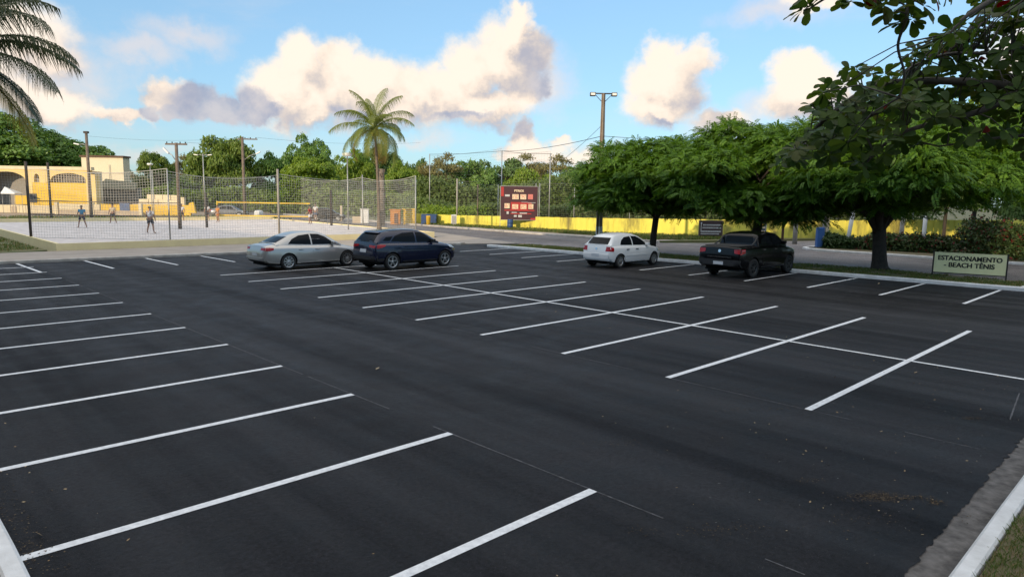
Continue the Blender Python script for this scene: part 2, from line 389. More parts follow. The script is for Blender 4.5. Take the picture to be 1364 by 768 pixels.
kerb('court_kerb', [(-8, FY(-8)), (29.6, FY(29.6)), (30.3, FY(30)+.5)], .30, .13, M_KERBO, side=1)
kerb('gutter_kerb', [(0.4, 1.28), (60, 1.28)], .16, .14, M_KERB, side=-1)
kerb('side_kerb', [(0.90, -1.0), (0.90, FY(0)-.05)], .17, .13, M_KERB, side=1)
sheet('gutter', [(-2, 1.26), (60, 1.26), (60, 1.9), (-2, 1.9)], -.012, M_CONC)
# street side: turf strip, dirt edge, road, far pavement
xs = lambda y: KX(y)+.24
near = [(35.2, 5.0), (35.9, 11), (35.2, 17), (34.6, 23), (33.9, 28), (34.6, 33.5)]
mb = MB(); mb.prism([(xs(5.1), 5.1)]+[(x-.55, y) for x, y in near[:-1]]+[(33.2, 32.2), (xs(32.5), 32.5)], -.05, .10); struct(mb.build('turf_strip', M_TURF))
mb = MB(); mb.prism([(x-.56, y) for x, y in near[:-1]]+[(33.3, 33.4)]+[(33.75, 33.6)]+[(x+.10, y) for x, y in near[:-1]][::-1], -.05, .06); struct(mb.build('dirt_verge', M_DIRT))
sheet('road', [(33.8, -10), (34.6, 5), (35.4, 11), (34.7, 17), (34.1, 23), (33.4, 28), (33.7, 33.5), (37.2, 46), (39.5, 58), (43, 90), (49, 140), (54, 140), (49, 100), (45.2, 62), (43.8, 40), (44.2, 29), (47, 27), (56, 24.5), (75, 16), (75, 11), (57, 19), (47.2, 19.6), (46.3, 18.6), (46.0, 11), (45.9, -10)], -.005, M_ROAD)
mb = MB(); mb.prism([(33.45, 34.0), (33.8, 34.0), (37.25, 46.2), (38.6, 53.5), (36.6, 54), (35.4, 47.0), (33.2, 42.02), (30.35, 42.0), (30.2, 35.6)], -.05, .05); struct(mb.build('apron_pavement', M_PAVE))
mb = MB(); mb.prism([(-8, FY(-8)+.29), (30.3, FY(30.3)+.29), (30.6, 42.05), (6.9, 41.48), (-8, 41.8)], -.05, .11); struct(mb.build('court_pavement', M_PAVE))
kerb('road_kerb', [(44.25, 29.4), (43.8, 40), (45.2, 62), (49, 100)], .22, .13, M_KERBO, side=-1)
kerb('island_kerb', [(56.5, 19.35), (50, 20.0), (47.6, 19.9), (46.7, 19.2), (46.3, 17.5), (46.0, 11), (45.9, -10)], .2, .14, M_KERB, side=1)
mb = MB(); mb.prism([(44.5, 29.6), (49.0, 27.6), (57, 25.2), (75, 17), (76, 19), (60, 30), (52, 42), (50.0, 62), (53, 100), (49.3, 100), (45.45, 62), (44.05, 40)], -.05, .10); struct(mb.build('verge', M_TURF))
mb = MB(); mb.prism([(44.5, 29.62), (44.06, 40), (45.46, 62), (49.3, 100), (50.3, 100), (46.9, 62), (45.5, 40), (46.4, 29.0)], .02, .112); struct(mb.build('far_pavement', M_PAVE))
mb = MB(); mb.prism([(46.95, 18.9), (50, 19.75), (56.5, 19.1), (75, 10.8), (75, -10), (46.1, -10), (46.2, 11)], -.05, .11); struct(mb.build('island_ground', M_SOIL))
# grassy ground left of the court and around the lot
mb = MB(); mb.prism([(-30, FY(-30)+2.2), (-8, 41.85), (6.6, 41.55), (7.7, 42), (7.7, 100), (-30, 100)], -.05, .13); struct(mb.build('turf_left', M_TURF))
mb = MB(); mb.prism([(-6, -6), (60, -6), (60, 1.10), (.5, 1.10), (.5, 1.28), (.71, 1.45), (.71, FY(0)-.05), (-6, FY(-6)-.1)], -.05, .11); struct(mb.build('turf_bank', M_SOIL))
sheet('backfield', [(7.7, 73.2), (7.7, 130), (60, 130), (44, 92), (38, 60), (35.6, 47.5), (34.4, 73.2)], -.02, M_DIRT)
mb = MB(); mb.prism([(8, 74.5), (38, 74.5), (38, 86), (8, 92)], -.05, .16); struct(mb.build('turf_behind', M_TURF))
# ------------------------------------------------------------------ vegetation
import numpy as np
M_BARK = mat('bark', (.060, .046, .036), .95, c2=(.03, .024, .020), scale=6, bump=.8, bscale=22, detail=8)
M_BARKP = mat('palm_bark', (.20, .16, .12), .95, c2=(.12, .09, .07), scale=5, bump=.6, bscale=18, detail=8)
M_TWIG = mat('twig', (.10, .085, .07), .9, c2=(.05, .045, .04), scale=12)
def quads_mesh(name, V, nq):
    me = bpy.data.meshes.new(name)
    me.vertices.add(nq*4); me.vertices.foreach_set('co', V.astype(np.float32).ravel())
    me.loops.add(nq*4); me.loops.foreach_set('vertex_index', np.arange(nq*4, dtype=np.int32))
    me.polygons.add(nq); me.polygons.foreach_set('loop_start', np.arange(0, nq*4, 4, dtype=np.int32)); me.polygons.foreach_set('loop_total', np.full(nq, 4, dtype=np.int32))
    me.update(calc_edges=True); return me
def unit(a): return a/np.maximum(np.linalg.norm(a, axis=1, keepdims=True), 1e-9)
def leaf_quads(P, D, N, ln, wd, g, droop=0.0):
    """diamond leaves at P along D, facing N"""
    n = len(P); D = unit(D); S = unit(np.cross(D, N)); ln = ln[:, None]; wd = wd[:, None]
    tip = P+D*ln; tip[:, 2] -= droop*ln[:, 0]
    mid = P+D*ln*.45+unit(np.cross(S, D))*ln*.06
    V = np.stack([P, mid+S*wd*.5, tip, mid-S*wd*.5], 1); return V.reshape(-1, 3)
def clump_list(g, kind, n, R_, H_):
    out = []
    while len(out) < n:
        p = g.uniform(-1, 1, 3)
        d = np.linalg.norm(p)
        if d > 1 or d < .45: continue
        if kind == 'dome' and p[2] < -.35: continue
        if kind == 'umbrella' and (p[2] < -.1 or (p[2] < .25 and d < .6)): continue
        out.append((p[0]*R_, p[1]*R_, p[2]*H_, R_*g.uniform(.20, .36)*(1-.25*abs(p[2]))))
    return out
def crown_mesh(name, seed, kind='dome', R_=6., H_=5., clumps=55, leaves=14000, size=.42, flat=.75, ragged=.10):
    g = np.random.default_rng(seed); C = np.array(clump_list(g, kind, clumps, R_, H_))
    w = C[:, 3]**2; idx = g.choice(len(C), leaves, p=w/w.sum())
    d = unit(g.normal(size=(leaves, 3))); d[:, 2] = np.where(d[:, 2] < -.2, -d[:, 2]*.7, d[:, 2])
    rr = C[idx, 3]*np.clip(g.normal(.93, ragged, leaves), .3, 1.35)
    P = C[idx, :3]+d*rr[:, None]*np.array([1, 1, flat])
    N = unit(d*.9+g.normal(size=(leaves, 3))*.55+np.array([0, 0, .25]))
    D = unit(np.cross(N, g.normal(size=(leaves, 3)))); D[:, 2] -= .25
    ln = size*g.uniform(.6, 1.35, leaves); V = leaf_quads(P-D*ln[:, None]*.5, D, N, ln, ln*g.uniform(.5, .8, leaves), g, .1)
    return quads_mesh(name, V, leaves)
def limbs(mb, base_r, h, spread, top, seed, n=6, lean=(0, 0), fork=.45):
    q = random.Random(seed)
    tr = [Vector((lean[0]*t+.06*h*.1*math.sin(t*5+seed), lean[1]*t, h*t)) for t in (0, .05, .2, .4, .6, .8, 1)]
    mb.tube(tr, [base_r*x for x in (1.45, 1.15, 1.0, .93, .88, .86, .9)], 12)
    for k in range(n):
        a = 2*math.pi*(k+q.uniform(-.3, .3))/n; e = spread*q.uniform(.55, 1.0); z = h+(top-h)*q.uniform(.35, .95)
        p0 = tr[-1]-Vector((0, 0, base_r*.6)); p3 = Vector((tr[-1].x+e*math.cos(a), tr[-1].y+e*math.sin(a), z))
        pts = [p0]
        for t in (.25, .5, .75, 1):
            b = p0.lerp(p3, t)+Vector((q.uniform(-.1, .1)*e, q.uniform(-.1, .1)*e, (t*(1-t))*.35*(top-h)*.6)); pts.append(b)
        mb.tube(pts, [base_r*x for x in (.62, .48, .36, .25, .12)], 8)
        for j in (2, 3):
            a2 = a+q.uniform(-.9, .9); e2 = e*.5
            s = pts[j]; mb.tube([s, s+Vector((e2*.5*math.cos(a2), e2*.5*math.sin(a2), (top-h)*.18)), s+Vector((e2*math.cos(a2), e2*math.sin(a2), (top-h)*.28))], [base_r*.26, base_r*.17, base_r*.07], 6)
L_MANGO = leaf_mat('mango_leaf', (.095, .185, .034), (.150, .245, .048), .22, .45)
L_RAIN = leaf_mat('broad_leaf', (.105, .170, .026), (.170, .225, .042), .28, .5)
L_LIME = leaf_mat('light_leaf', (.130, .220, .022), (.20, .27, .035), .32, .5)
L_DRY = leaf_mat('olive_leaf', (.150, .150, .045), (.21, .18, .07), .25, .6)
L_DARK = leaf_mat('dark_leaf', (.070, .135, .032), (.115, .180, .046), .2, .5)
L_BUSH = leaf_mat('bush_leaf', (.085, .135, .030), (.12, .16, .05), .25, .55)
CROWNS = {}
def crown_of(key):
    if key in CROWNS: return CROWNS[key]
    kind, seed = key
    spec = dict(mango=('dome', 7, 6.2, 70, 26000, .46, .85, .07), rain=('umbrella', 7, 4.2, 60, 17000, .42, .55, .13), round=('dome', 6, 5.2, 50, 15000, .42, .75, .12),
                thin=('full', 5.6, 5.2, 44, 10500, .36, .75, .2), bush=('dome', 3.2, 2.6, 26, 7000, .26, .8, .14))[kind]
    CROWNS[key] = crown_mesh('crown', seed, *spec[:1], R_=spec[1], H_=spec[2], clumps=spec[3], leaves=spec[4], size=spec[5], flat=spec[6], ragged=spec[7])
    return CROWNS[key]
TR_R = dict(mango=(7, 6.2), rain=(7, 4.2), round=(6, 5.2), thin=(5, 5.5), bush=(3.2, 2.6))
TRUNKS = {}
def far_tree(name, label, cat, group, kind, seed, lm, px, top, half_w, depth, low=None, rz=0.0, trunk=True):
    """px: where its middle stands, top: where it ends in the sky, half_w: half its width there; low: where its crown ends below"""
    c = far(px, 262, depth); R_, H_ = TR_R[kind]
    ztop = far(px, top, depth).z; sx = half_w*depth/F_PX/(R_*1.16)
    zlow = far(px, low, depth).z if low else ztop*.25
    lowf = .55 if kind != 'rain' else .32
    sz = (ztop-zlow)/(H_*(1.22+lowf)); zc = ztop-H_*1.22*sz
    t = empty(name, (c.x, c.y, 0), rz, label, cat, group)
    base = crown_of((kind, seed))
    me = base
    if lm.name not in [m.name for m in me.materials if m]:
        if len(me.materials): me = base.copy(); me.materials.clear()
        CROWNS[(kind, seed)] = me
    o = link(me, 'crown', lm, t); o.location = (0, 0, zc); o.scale = (sx, sx, sz)
    if trunk:
        k = (seed % 3,)
        if k not in TRUNKS:
            mb = MB(); limbs(mb, .045, .45, .45, 1.0, seed, 6); TRUNKS[k] = mb.mesh('trunk')
        tk = link(TRUNKS[k], 'trunk', M_BARK, t); tk.scale = (sx*R_, sx*R_, zc+.5*H_*sz)
        if max(.1, zc) > 0: pass
    return t
G_FAR = 'trees beyond the court and the road'
ft = lambda lab, kind, seed, lm, *a, **k: far_tree('broadleaf_tree', lab, 'tree', G_FAR, kind, seed, lm, *a, **k)
ft('big dark mango-like tree with lumpy dome crown at the left edge behind the yellow building', 'mango', 1, L_MANGO, 24, 146, 92, 150, 240)
ft('shorter dark dome-crowned tree sloping down beside the cream block', 'mango', 2, L_MANGO, 100, 180, 58, 155, 240, rz=1.3)
ft('small dark tree just left of the cream block roof', 'mango', 1, L_MANGO, 134, 196, 22, 160, 246, rz=2.2)
ft('olive tree peeping out right of the cream block', 'thin', 3, L_DRY, 176, 212, 18, 150, 262)
ft('low olive-tinged tree between the cream block and the crossarm pole', 'rain', 4, L_RAIN, 208, 198, 30, 140, 262)
ft('wide pale olive tree behind the crossarm pole', 'thin', 5, L_DRY, 240, 197, 30, 150, 268, rz=.7)
ft('tall layered umbrella-crowned tree behind the left end of the yellow net', 'rain', 6, L_RAIN, 302, 176, 50, 130, 258)
ft('dark tree filling the gap below the umbrella crown', 'round', 7, L_DARK, 262, 214, 42, 138, 290, rz=.3)
ft('dark green round tree between umbrella crown and bright tree', 'round', 8, L_MANGO, 366, 196, 32, 135, 280)
ft('tall dark tree with its top above the bright green crown', 'mango', 2, L_MANGO, 415, 176, 40, 150, 262, rz=.5)
ft('bright lime green tree behind the round floodlight lamp', 'round', 9, L_LIME, 408, 200, 46, 118, 272)
ft('lime green tree right behind the palm crown', 'round', 10, L_LIME, 470, 190, 34, 135, 270, rz=2)
ft('dark tree behind the palm trunk', 'mango', 1, L_DARK, 500, 186, 46, 150, 285, rz=2.8)
ft('yellow-green tree between palm and the street fence', 'round', 8, L_LIME, 538, 210, 36, 125, 285, rz=1)
ft('tall narrow tree with golden top right of the palm', 'thin', 3, L_DRY, 586, 192, 30, 128, 262, rz=1.9)
ft('dark tree below the golden top, beside the leftmost street fence pole', 'round', 7, L_DARK, 560, 204, 32, 135, 290, rz=2.1)
ft('mid green tree behind the short fence post left of the billboard', 'round', 9, L_MANGO, 622, 202, 46, 132, 290, rz=1.1)
ft('dark hanging-vine tree directly behind the billboard', 'round', 10, L_DARK, 664, 203, 50, 138, 292, rz=.4)
ft('pale green tree low behind the billboard right edge', 'rain', 4, L_LIME, 706, 220, 46, 120, 285, rz=.4)
ft('sparse olive tree with open crown above the billboard', 'thin', 5, L_DRY, 692, 197, 32, 142, 262)
ft('brownish open-crowned tree right of the billboard', 'thin', 3, L_DRY, 738, 195, 34, 140, 262, rz=.9)
ft('dark green tree between brownish tree and the floodlight pole', 'round', 8, L_DARK, 775, 212, 46, 126, 288, rz=2.9)
ft('tree behind the floodlight pole, mostly behind the near row', 'round', 7, L_MANGO, 830, 214, 50, 125, 288, rz=1.7)
ft('tree far behind the white hatchback, above the yellow wall', 'round', 10, L_DARK, 925, 216, 55, 118, 286, rz=1.2)
ft('tree far behind the black pickup, above the yellow wall', 'round', 8, L_MANGO, 1040, 218, 60, 112, 288, rz=.2)
ft('tree far behind the trunk nearest the signboard', 'round', 9, L_MANGO, 1150, 205, 60, 100, 292, rz=.9)
ft('tall bright yellow-green tree showing through the almond leaves at the right', 'round', 10, L_LIME, 1300, 108, 75, 62, 275, rz=.9)
ft('dark tree low at the right edge behind the flowering hedge', 'round', 7, L_DARK, 1262, 160, 60, 56, 300, rz=.6)
ft('dark tree cut by the right edge of the photo', 'round', 9, L_DARK, 1385, 150, 62, 52, 310, rz=.6)
# undergrowth far behind the nets: nobody could count it
def bush_mass(name, pts, seed, n, size, hgt, lm):
    g = np.random.default_rng(seed); pts = np.array(pts, float); seg = g.integers(0, len(pts)-1, n); t = g.uniform(0, 1, n)[:, None]
    C = pts[seg]*(1-t)+pts[seg+1]*t; C[:, 2] = 0
    ph = np.array([noise.noise((c[0]*.13, c[1]*.13, seed))*.5+.5 for c in C])
    C = C+g.normal(size=(n, 3))*np.array([.9, .9, 0]); C[:, 2] += g.uniform(0.02, 1, n)**.8*hgt*(.45+.75*ph)
    N = unit(g.normal(size=(n, 3))+np.array([-.5, -.4, .6])); D = unit(np.cross(N, g.normal(size=(n, 3)))); ln = size*g.uniform(.6, 1.3, n)
    me = quads_mesh(name, leaf_quads(C, D, N, ln, ln*.65, g, .1), n); return tag(link(me, name, lm), kind='stuff')
A3 = lambda px, dep: tuple(far(px, 262, dep))
bush_mass('undergrowth', [A3(150, 118), A3(260, 118), A3(340, 118), A3(450, 112), A3(560, 104)], 3, 26000, .55, 4.2, L_RAIN)
bush_mass('undergrowth', [A3(545, 92), A3(600, 84), A3(680, 80), A3(790, 74), A3(900, 72), A3(1010, 74)], 4, 26000, .36, 2.9, L_BUSH)
bush_mass('undergrowth', [A3(560, 104), A3(650, 98), A3(790, 94), A3(900, 92), A3(1050, 90), A3(1250, 78)], 5, 26000, .5, 6.0, L_BUSH)
bush_mass('undergrowth', [A3(575, 86), A3(600, 80), A3(640, 79)], 6, 7000, .28, 2.3, L_LIME)

# ---- the shade trees along the street kerb: feathery compound leaves
L_FEATH = leaf_mat('feather_leaf', (.040, .110, .012), (.120, .230, .022), .34, .5)
def feather_crown(name, seed, R_, H_, clumps, fronds):
    g = np.random.default_rng(seed); C = np.array(clump_list(g, 'full', clumps, R_, H_)+[(g.uniform(-.6, .6)*R_, g.uniform(-.6, .6)*R_, H_*g.uniform(.95, 1.22), g.uniform(.3, .6)) for _ in range(9)])
    w = C[:, 3]**1.7; idx = g.choice(len(C), fronds, p=w/w.sum()); d = unit(g.normal(size=(fronds, 3))); d[:, 2] = np.where(d[:, 2] < -.6, -d[:, 2], d[:, 2])
    P = C[idx, :3]+d*(C[idx, 3]*np.clip(g.normal(.80, .28, fronds), .2, 1.5))[:, None]*np.array([1, 1, .6])
    F = unit(d*np.array([1, 1, .35])+g.normal(size=(fronds, 3))*.35)             # frond direction
    up = unit(np.array([0, 0, .55])+d*.75+g.normal(size=(fronds, 3))*.4); S = unit(np.cross(F, up))
    L_ = g.uniform(.32, .62, fronds); out = []
    K = 8
    for k in range(K):
        t = (k+.6)/K; q = P+F*(L_*t)[:, None]; q[:, 2] -= .30*L_*t*t
        for s in (-1, 1):
            D = unit(F*.55+S*s+np.array([0, 0, -.18])+g.normal(size=(fronds, 3))*.12); ln = L_*(.30-.16*abs(t-.45))
            out.append(leaf_quads(q, D, up, ln, ln*.42, g, .12).reshape(fronds, 4, 3))
    V = np.concatenate(out, 1).reshape(-1, 3); return quads_mesh(name, V, fronds*K*2)
def sprigs(me_name, seed, pts):                                                   # loose shoots standing out of the crown top
    g = np.random.default_rng(seed); out = []
    for (c, r, n) in pts:
        d = unit(g.normal(size=(n, 3))); P = np.array(c)+d*r*g.uniform(.2, 1, n)[:, None]; F = unit(d+g.normal(size=(n, 3))*.3); up = unit(np.array([0, 0, 1.])+g.normal(size=(n, 3))*.3); S = unit(np.cross(F, up)); L_ = g.uniform(.3, .5, n)
        for k in range(6):
            t = (k+.6)/6; q = P+F*(L_*t)[:, None]
            for s in (-1, 1):
                ln = L_*.3; out.append(leaf_quads(q, unit(F*.5+S*s), up, ln, ln*.42, g, .1))
    V = np.concatenate(out); return V
rows_ = [  # x, y, label, crown seed, radius, half height, centre height, offset of crown along image x, trunk base radius, fork height
 (34.0, 23.0, 'shade tree with slim dark trunk beside the white hatchback', 21, 3.95, 1.95, 3.95, -.1, .20, 2.2, 40),
 (34.5, 17.0, 'shade tree whose trunk rises behind the black pickup cab', 22, 4.5, 2.2, 4.45, .1, .27, 2.3, 50),
 (35.2, 11.0, 'thick-trunked shade tree forking low, left of the green signboard', 23, 4.8, 2.4, 4.95, .3, .34, 2.0, 54),
 (50.5, 4.6, 'shade tree behind the red-flowering hedge at the right edge', 24, 5.6, 3.6, 6.2, .2, .34, 2.6, 46),
]
for i, (x, y, lab, sd, R_, H_, zc, ox, br, fh, ncl) in enumerate(rows_):
    t = empty('shade_tree', (x, y, .1), 0, lab, 'tree', 'shade trees along the white street kerb')
    me = feather_crown('crown', sd, R_, H_, ncl+8, int(13000*(R_/3.5)**2))
    o = link(me, 'crown', L_FEATH, t, (ox*rgt.x, ox*rgt.y, zc-.1))
    mb = MB(); limbs(mb, br, fh, R_*.75, zc+H_*.55, sd, 7, lean=(.15, -.1) if i < 2 else (-.1, .15))
    mb.build('trunk', M_BARK, t)
# ---- flowering hedge on the island
L_HEDGE = leaf_mat('hedge_leaf', (.035, .065, .02), (.06, .095, .028), .2, .5, c3=(.13, .022, .018), p3=.11)
def hedge(name, label, pts, w, h, seed, n, group=None, cat='hedge', lm=L_HEDGE, size=.2):
    g = np.random.default_rng(seed); pts = np.array(pts, float); L_ = np.linalg.norm(np.diff(pts, axis=0), axis=1); seg = g.choice(len(L_), n, p=L_/L_.sum()); t = g.uniform(0, 1, n)[:, None]
    C = np.zeros((n, 3)); C[:, :2] = pts[seg]*(1-t)+pts[seg+1]*t; o3 = C[0].copy()
    th = g.uniform(-.15*math.pi, 1.15*math.pi, n); hh = np.array([h*(.82+.36*noise.noise((c[0]*.5, c[1]*.5, seed))) for c in C]); rr = np.clip(g.normal(.93, .10, n), .4, 1.2)
    dirv = np.diff(pts, axis=0)[seg]/L_[seg][:, None]; nn = np.stack([-dirv[:, 1], dirv[:, 0]], 1)
    C[:, :2] += nn*(np.cos(th)*rr*w/2)[:, None]; C[:, 2] = .1+np.clip(np.sin(th)*rr+.12, 0.0, 2)*hh*.9
    low = g.uniform(size=n) < .4; C[low, 2] = .1+g.uniform(0, 1, low.sum())*hh[low]*.75
    N = unit(g.normal(size=(n, 3))*.7+np.array([-.4, -.3, .5])); D = unit(np.cross(N, g.normal(size=(n, 3)))); ln = size*g.uniform(.6, 1.3, n)
    root = empty(name, (pts[0][0], pts[0][1], .1), 0, label, cat, group)
    me = quads_mesh('foliage', leaf_quads(C-np.array([pts[0][0], pts[0][1], .1]), D, N, ln, ln*.6, g, .1), n); link(me, 'foliage', lm, root)
L_HDARK = leaf_mat('box_leaf', (.022, .05, .016), (.045, .085, .022), .2, .5)
hedge('hedge', 'dark green clipped bush at the corner of the island', [(48.6, 18.9), (49.3, 17.2)], 1.4, 1.25, 31, 3500, lm=L_HDARK)
hedge('flowering_hedge', 'long red-flowering hedge behind the thick trunk', [(49.3, 17.1), (50.2, 13.2), (50.6, 11.6)], 1.3, 1.35, 32, 9000, 'red flowering hedges on the island')
hedge('flowering_hedge', 'tall red-flowering hedge behind the green signboard', [(50.2, 11.0), (49.2, 7.5), (48.0, 4.0), (47.6, 1.0)], 2.4, 2.5, 33, 20000, 'red flowering hedges on the island')

# ---- palms
L_PALM = leaf_mat('palm_leaf', (.12, .165, .03), (.21, .235, .05), .3, .45)
L_PALMD = leaf_mat('palm_leaf_dry', (.22, .17, .04), (.30, .20, .06), .3, .6)
L_PALMK = leaf_mat('palm_leaf_dark', (.050, .070, .026), (.085, .10, .04), .25, .45)
L_PALMY = leaf_mat('palm_leaf_yellow', (.30, .27, .04), (.40, .30, .06), .35, .6)
def frond_mb(length, elev, bend, seed, n=62, lw=.036, ll=.72):
    """one feather frond along +x: starts at angle elev, bends down by bend over its length"""
    q = random.Random(seed); mb = MB(); pts = [Vector((0, 0, 0))]; a = elev; N_ = 14
    for i in range(N_):
        pts.append(pts[-1]+Vector((math.cos(a), 0, math.sin(a)))*(length/N_)); a -= bend/N_*(0.5+1.0*i/N_)
    mb.tube(pts, [.035*(1-i/N_)+.006 for i in range(N_+1)], 5)
    for i in range(n):
        t = .12+.88*(i+.5)/n; f = t*N_; k = min(int(f), N_-1); p = pts[k].lerp(pts[k+1], f-k); tg = (pts[k+1]-pts[k]).normalized()
        nrm = Vector((-tg.z, 0, tg.x)); l = ll*length/3.2*(math.sin(math.pi*(.12+.86*t))**.6)*q.uniform(.85, 1.1)
        for s in (-1, 1):
            d = (tg*.75+Vector((0, s, 0))*.95+nrm*.1).normalized(); m1 = p+d*l*.5-Vector((0, 0, .05*l)); e = p+d*l*.88-Vector((0, 0, .80*l*q.uniform(.6, 1.4)))
            w = lw*q.uniform(.8, 1.2); sd = tg*w*.5
            mb.add([p-sd, p+sd, m1+sd, m1-sd, e], [(0, 1, 2, 3), (3, 2, 4)])
    return mb
def palm(label, loc, height, fronds, lean, trunk_r, mats, nuts=True, group='coconut palms', yaw0=0.0):
    t = empty('palm_tree', loc, 0, label, 'palm tree', group); top = Vector((lean[0], lean[1], height)); mb = MB(); pts = []; rad = []
    for i in range(41):
        k = i/40; pts.append(Vector((lean[0]*k*k, lean[1]*k*k, height*k))); rad.append(trunk_r*(1.5-.5*min(1, k*9) if k < .11 else 1-.35*k)*(1+.05*(i % 2)))
    mb.tube(pts, rad, 12); mb.build('trunk', M_BARKP, t)
    for i, (az, el, bd, ln, mi) in enumerate(fronds):
        o = frond_mb(ln, el, bd, i*7+3).build('frond', mats[mi], t, top-Vector((0, 0, .05))); o.rotation_euler = (0, 0, az)
    if nuts:
        q = random.Random(5)
        for k in range(9):
            a = k*.75; b = MB(); b.lathe([(0.0, -.15), (.07, -.13), (.115, -.04), (.11, .05), (.06, .13), (0, .16)], n=10); b.build('coconut', M_NUT, t, top+Vector((.26*math.cos(a), .26*math.sin(a), -.25-.14*(k % 3))))
    return t
M_NUT = mat('coconut_husk', (.30, .16, .05), .6, c2=(.20, .12, .03), scale=5)
q = random.Random(11); fr = []
for i in range(30):
    lvl = i/29; az = i*2.39996+.4; el = R(86-112*lvl**.85)+q.uniform(-.12, .12); bd = R(62+80*lvl)*q.uniform(.75, 1.25); fr.append((az, el, bd, q.uniform(2.9, 4.1)*(1.0 if lvl < .9 else .85), 1 if (lvl > .93) else 0))
palm('coconut palm standing on the sand court behind the dark blue car', (31.8, 48.0, .4), 8.15, fr, (-.25, .15), .135, (L_PALM, L_PALMD))
hr = math.atan2(rgt.y, rgt.x)
pl = far(-62, 66, 17.0)
frl = [(hr+.10, R(58), R(95), 3.0, 0), (hr-.25, R(42), R(98), 3.3, 0), (hr+.2, R(20), R(75), 3.0, 0), (hr-.15, R(2), R(62), 3.1, 0), (hr+.02, R(-22), R(52), 2.7, 0), (hr+.1, R(-38), R(40), 2.9, 2), (hr+.9, R(35), R(90), 3.0, 0), (hr-1.0, R(30), R(90), 3.0, 0)]
for i in range(14): frl.append((hr+1.5+i*.27, R(70-8*(i % 9)), R(80), 3.0, 0))
palm('coconut palm at the left edge with only its drooping fronds in view', (pl.x-.3, pl.y+.2, .05), pl.z, frl, (.3, -.2), .17, (L_PALMK, L_PALMD, L_PALMY), nuts=False)

# ---- sea almond hanging in at the upper right
L_ALM = leaf_mat('almond_leaf', (.026, .058, .014), (.070, .115, .022), .36, .5, c3=(.14, .022, .015), p3=.009, spec=.15)
L_ALM2 = leaf_mat('almond_leaf_light', (.050, .075, .016), (.085, .10, .028), .4, .5, spec=.2)
def almond_leaf(mb, p, d, up, l):
    d = d.normalized(); s = d.cross(up).normalized(); n = s.cross(d)
    prof = [(0, .02), (.25, .14), (.55, .25), (.8, .28), (.95, .17), (1.0, .03)]; vs = []
    for t, w in prof:
        c = p+d*l*t-n*(l*.20*t*t); vs += [c-s*w*l+n*w*l*.22, c, c+s*w*l+n*w*l*.22]
    fs = []
    for i in range(len(prof)-1):
        for k in (0, 1): fs.append((i*3+k, i*3+k+1, i*3+k+4, i*3+k+3))
    mb.add(vs, fs, True)
def in_poly(x, y, P):
    c = False; j = len(P)-1
    for i in range(len(P)):
        if (P[i][1] > y) != (P[j][1] > y) and x < (P[j][0]-P[i][0])*(y-P[i][1])/(P[j][1]-P[i][1])+P[i][0]: c = not c
        j = i
    return c
al_base = Vector((8.6, -3.0, .1))
t = empty('almond_tree', al_base, 0, 'broad-leaved almond tree reaching in at the upper right with big dark leaves', 'tree')
ALM = dict(main=[(1640, 60, 7.6), (1560, 95, 7.8), (1470, 112, 8.0), (1380, 118, 8.2), (1300, 110, 8.4), (1230, 108, 8.6), (1165, 115, 8.8), (1110, 150, 9.0), (1070, 190, 9.1), (1048, 212, 9.2)],
 low=[(1380, 118, 8.2), (1300, 150, 8.3), (1240, 165, 8.5), (1195, 180, 8.6), (1165, 205, 8.7), (1150, 222, 8.8)],
 low2=[(1230, 108, 8.6), (1190, 140, 8.7), (1150, 160, 8.8), (1120, 190, 8.9)],
 top=[(1560, 95, 7.8), (1470, 30, 7.4), (1400, 5, 7.2), (1340, -5, 7.0), (1290, 20, 6.9), (1265, 45, 6.9)],
 mid=[(1470, 30, 7.4), (1400, 55, 7.8), (1330, 70, 8.2), (1262, 72, 8.6), (1215, 88, 8.9)], mid2=[(1560, 95, 7.8), (1480, 150, 8.0), (1400, 175, 8.2), (1320, 185, 8.4), (1250, 195, 8.6)],
 hang=[(1400, 5, 7.2), (1330, -45, 6.6), (1250, -50, 6.3), (1215, -10, 6.2), (1206, 28, 6.2), (1196, 62, 6.3), (1205, 100, 6.4), (1198, 130, 6.5)],
 far=[(1250, -50, 6.3), (1160, -30, 6.2), (1110, -8, 6.2), (1078, 12, 6.2)], far2=[(1160, -30, 6.2), (1140, -12, 6.1), (1132, 0, 6.1)])
LP = {k: [far(*p)-al_base for p in v] for k, v in ALM.items()}
mb = MB(); mb.tube([(0, 0, -.15), (.02, 0, .3), (.05, .05, 1.5), (.0, .1, 3.0), LP['main'][0]], [.34, .26, .22, .2, .12], 12); mb.build('trunk', M_BARK, t)
def smooth_line(P, n=6):
    out = []
    for i in range(len(P)-1):
        a, b, c, d = P[max(i-1, 0)], P[i], P[i+1], P[min(i+2, len(P)-1)]
        for k in range(n):
            u = k/n; out.append(.5*((2*b)+(c-a)*u+(2*a-5*b+4*c-d)*u*u+(3*b-a-3*c+d)*u**3))
    return out+[P[-1]]
mb = MB()
for k, P in LP.items():
    S = smooth_line(P); r1 = dict(main=.075, top=.05, low=.04, low2=.03, mid=.03, mid2=.035, hang=.022, far=.018, far2=.012)[k]
    mb.tube(S, [r1*(1-.86*i/len(S))+.004 for i in range(len(S))], 7)
lv = MB(); lv2 = MB(); q = random.Random(4)
allp = [p for k, P in LP.items() for p in smooth_line(P, 4)]
dense = [(1040, 212), (1064, 190), (1084, 166), (1075, 142), (1096, 114), (1130, 92), (1165, 90), (1205, 72), (1245, 64), (1264, 42), (1290, 32), (1306, 0), (1340, -40), (1500, -40), (1560, 150), (1470, 215), (1364, 150), (1320, 140), (1290, 150), (1262, 160), (1225, 150), (1190, 150), (1160, 160), (1130, 190), (1100, 190), (1078, 222), (1045, 224)]
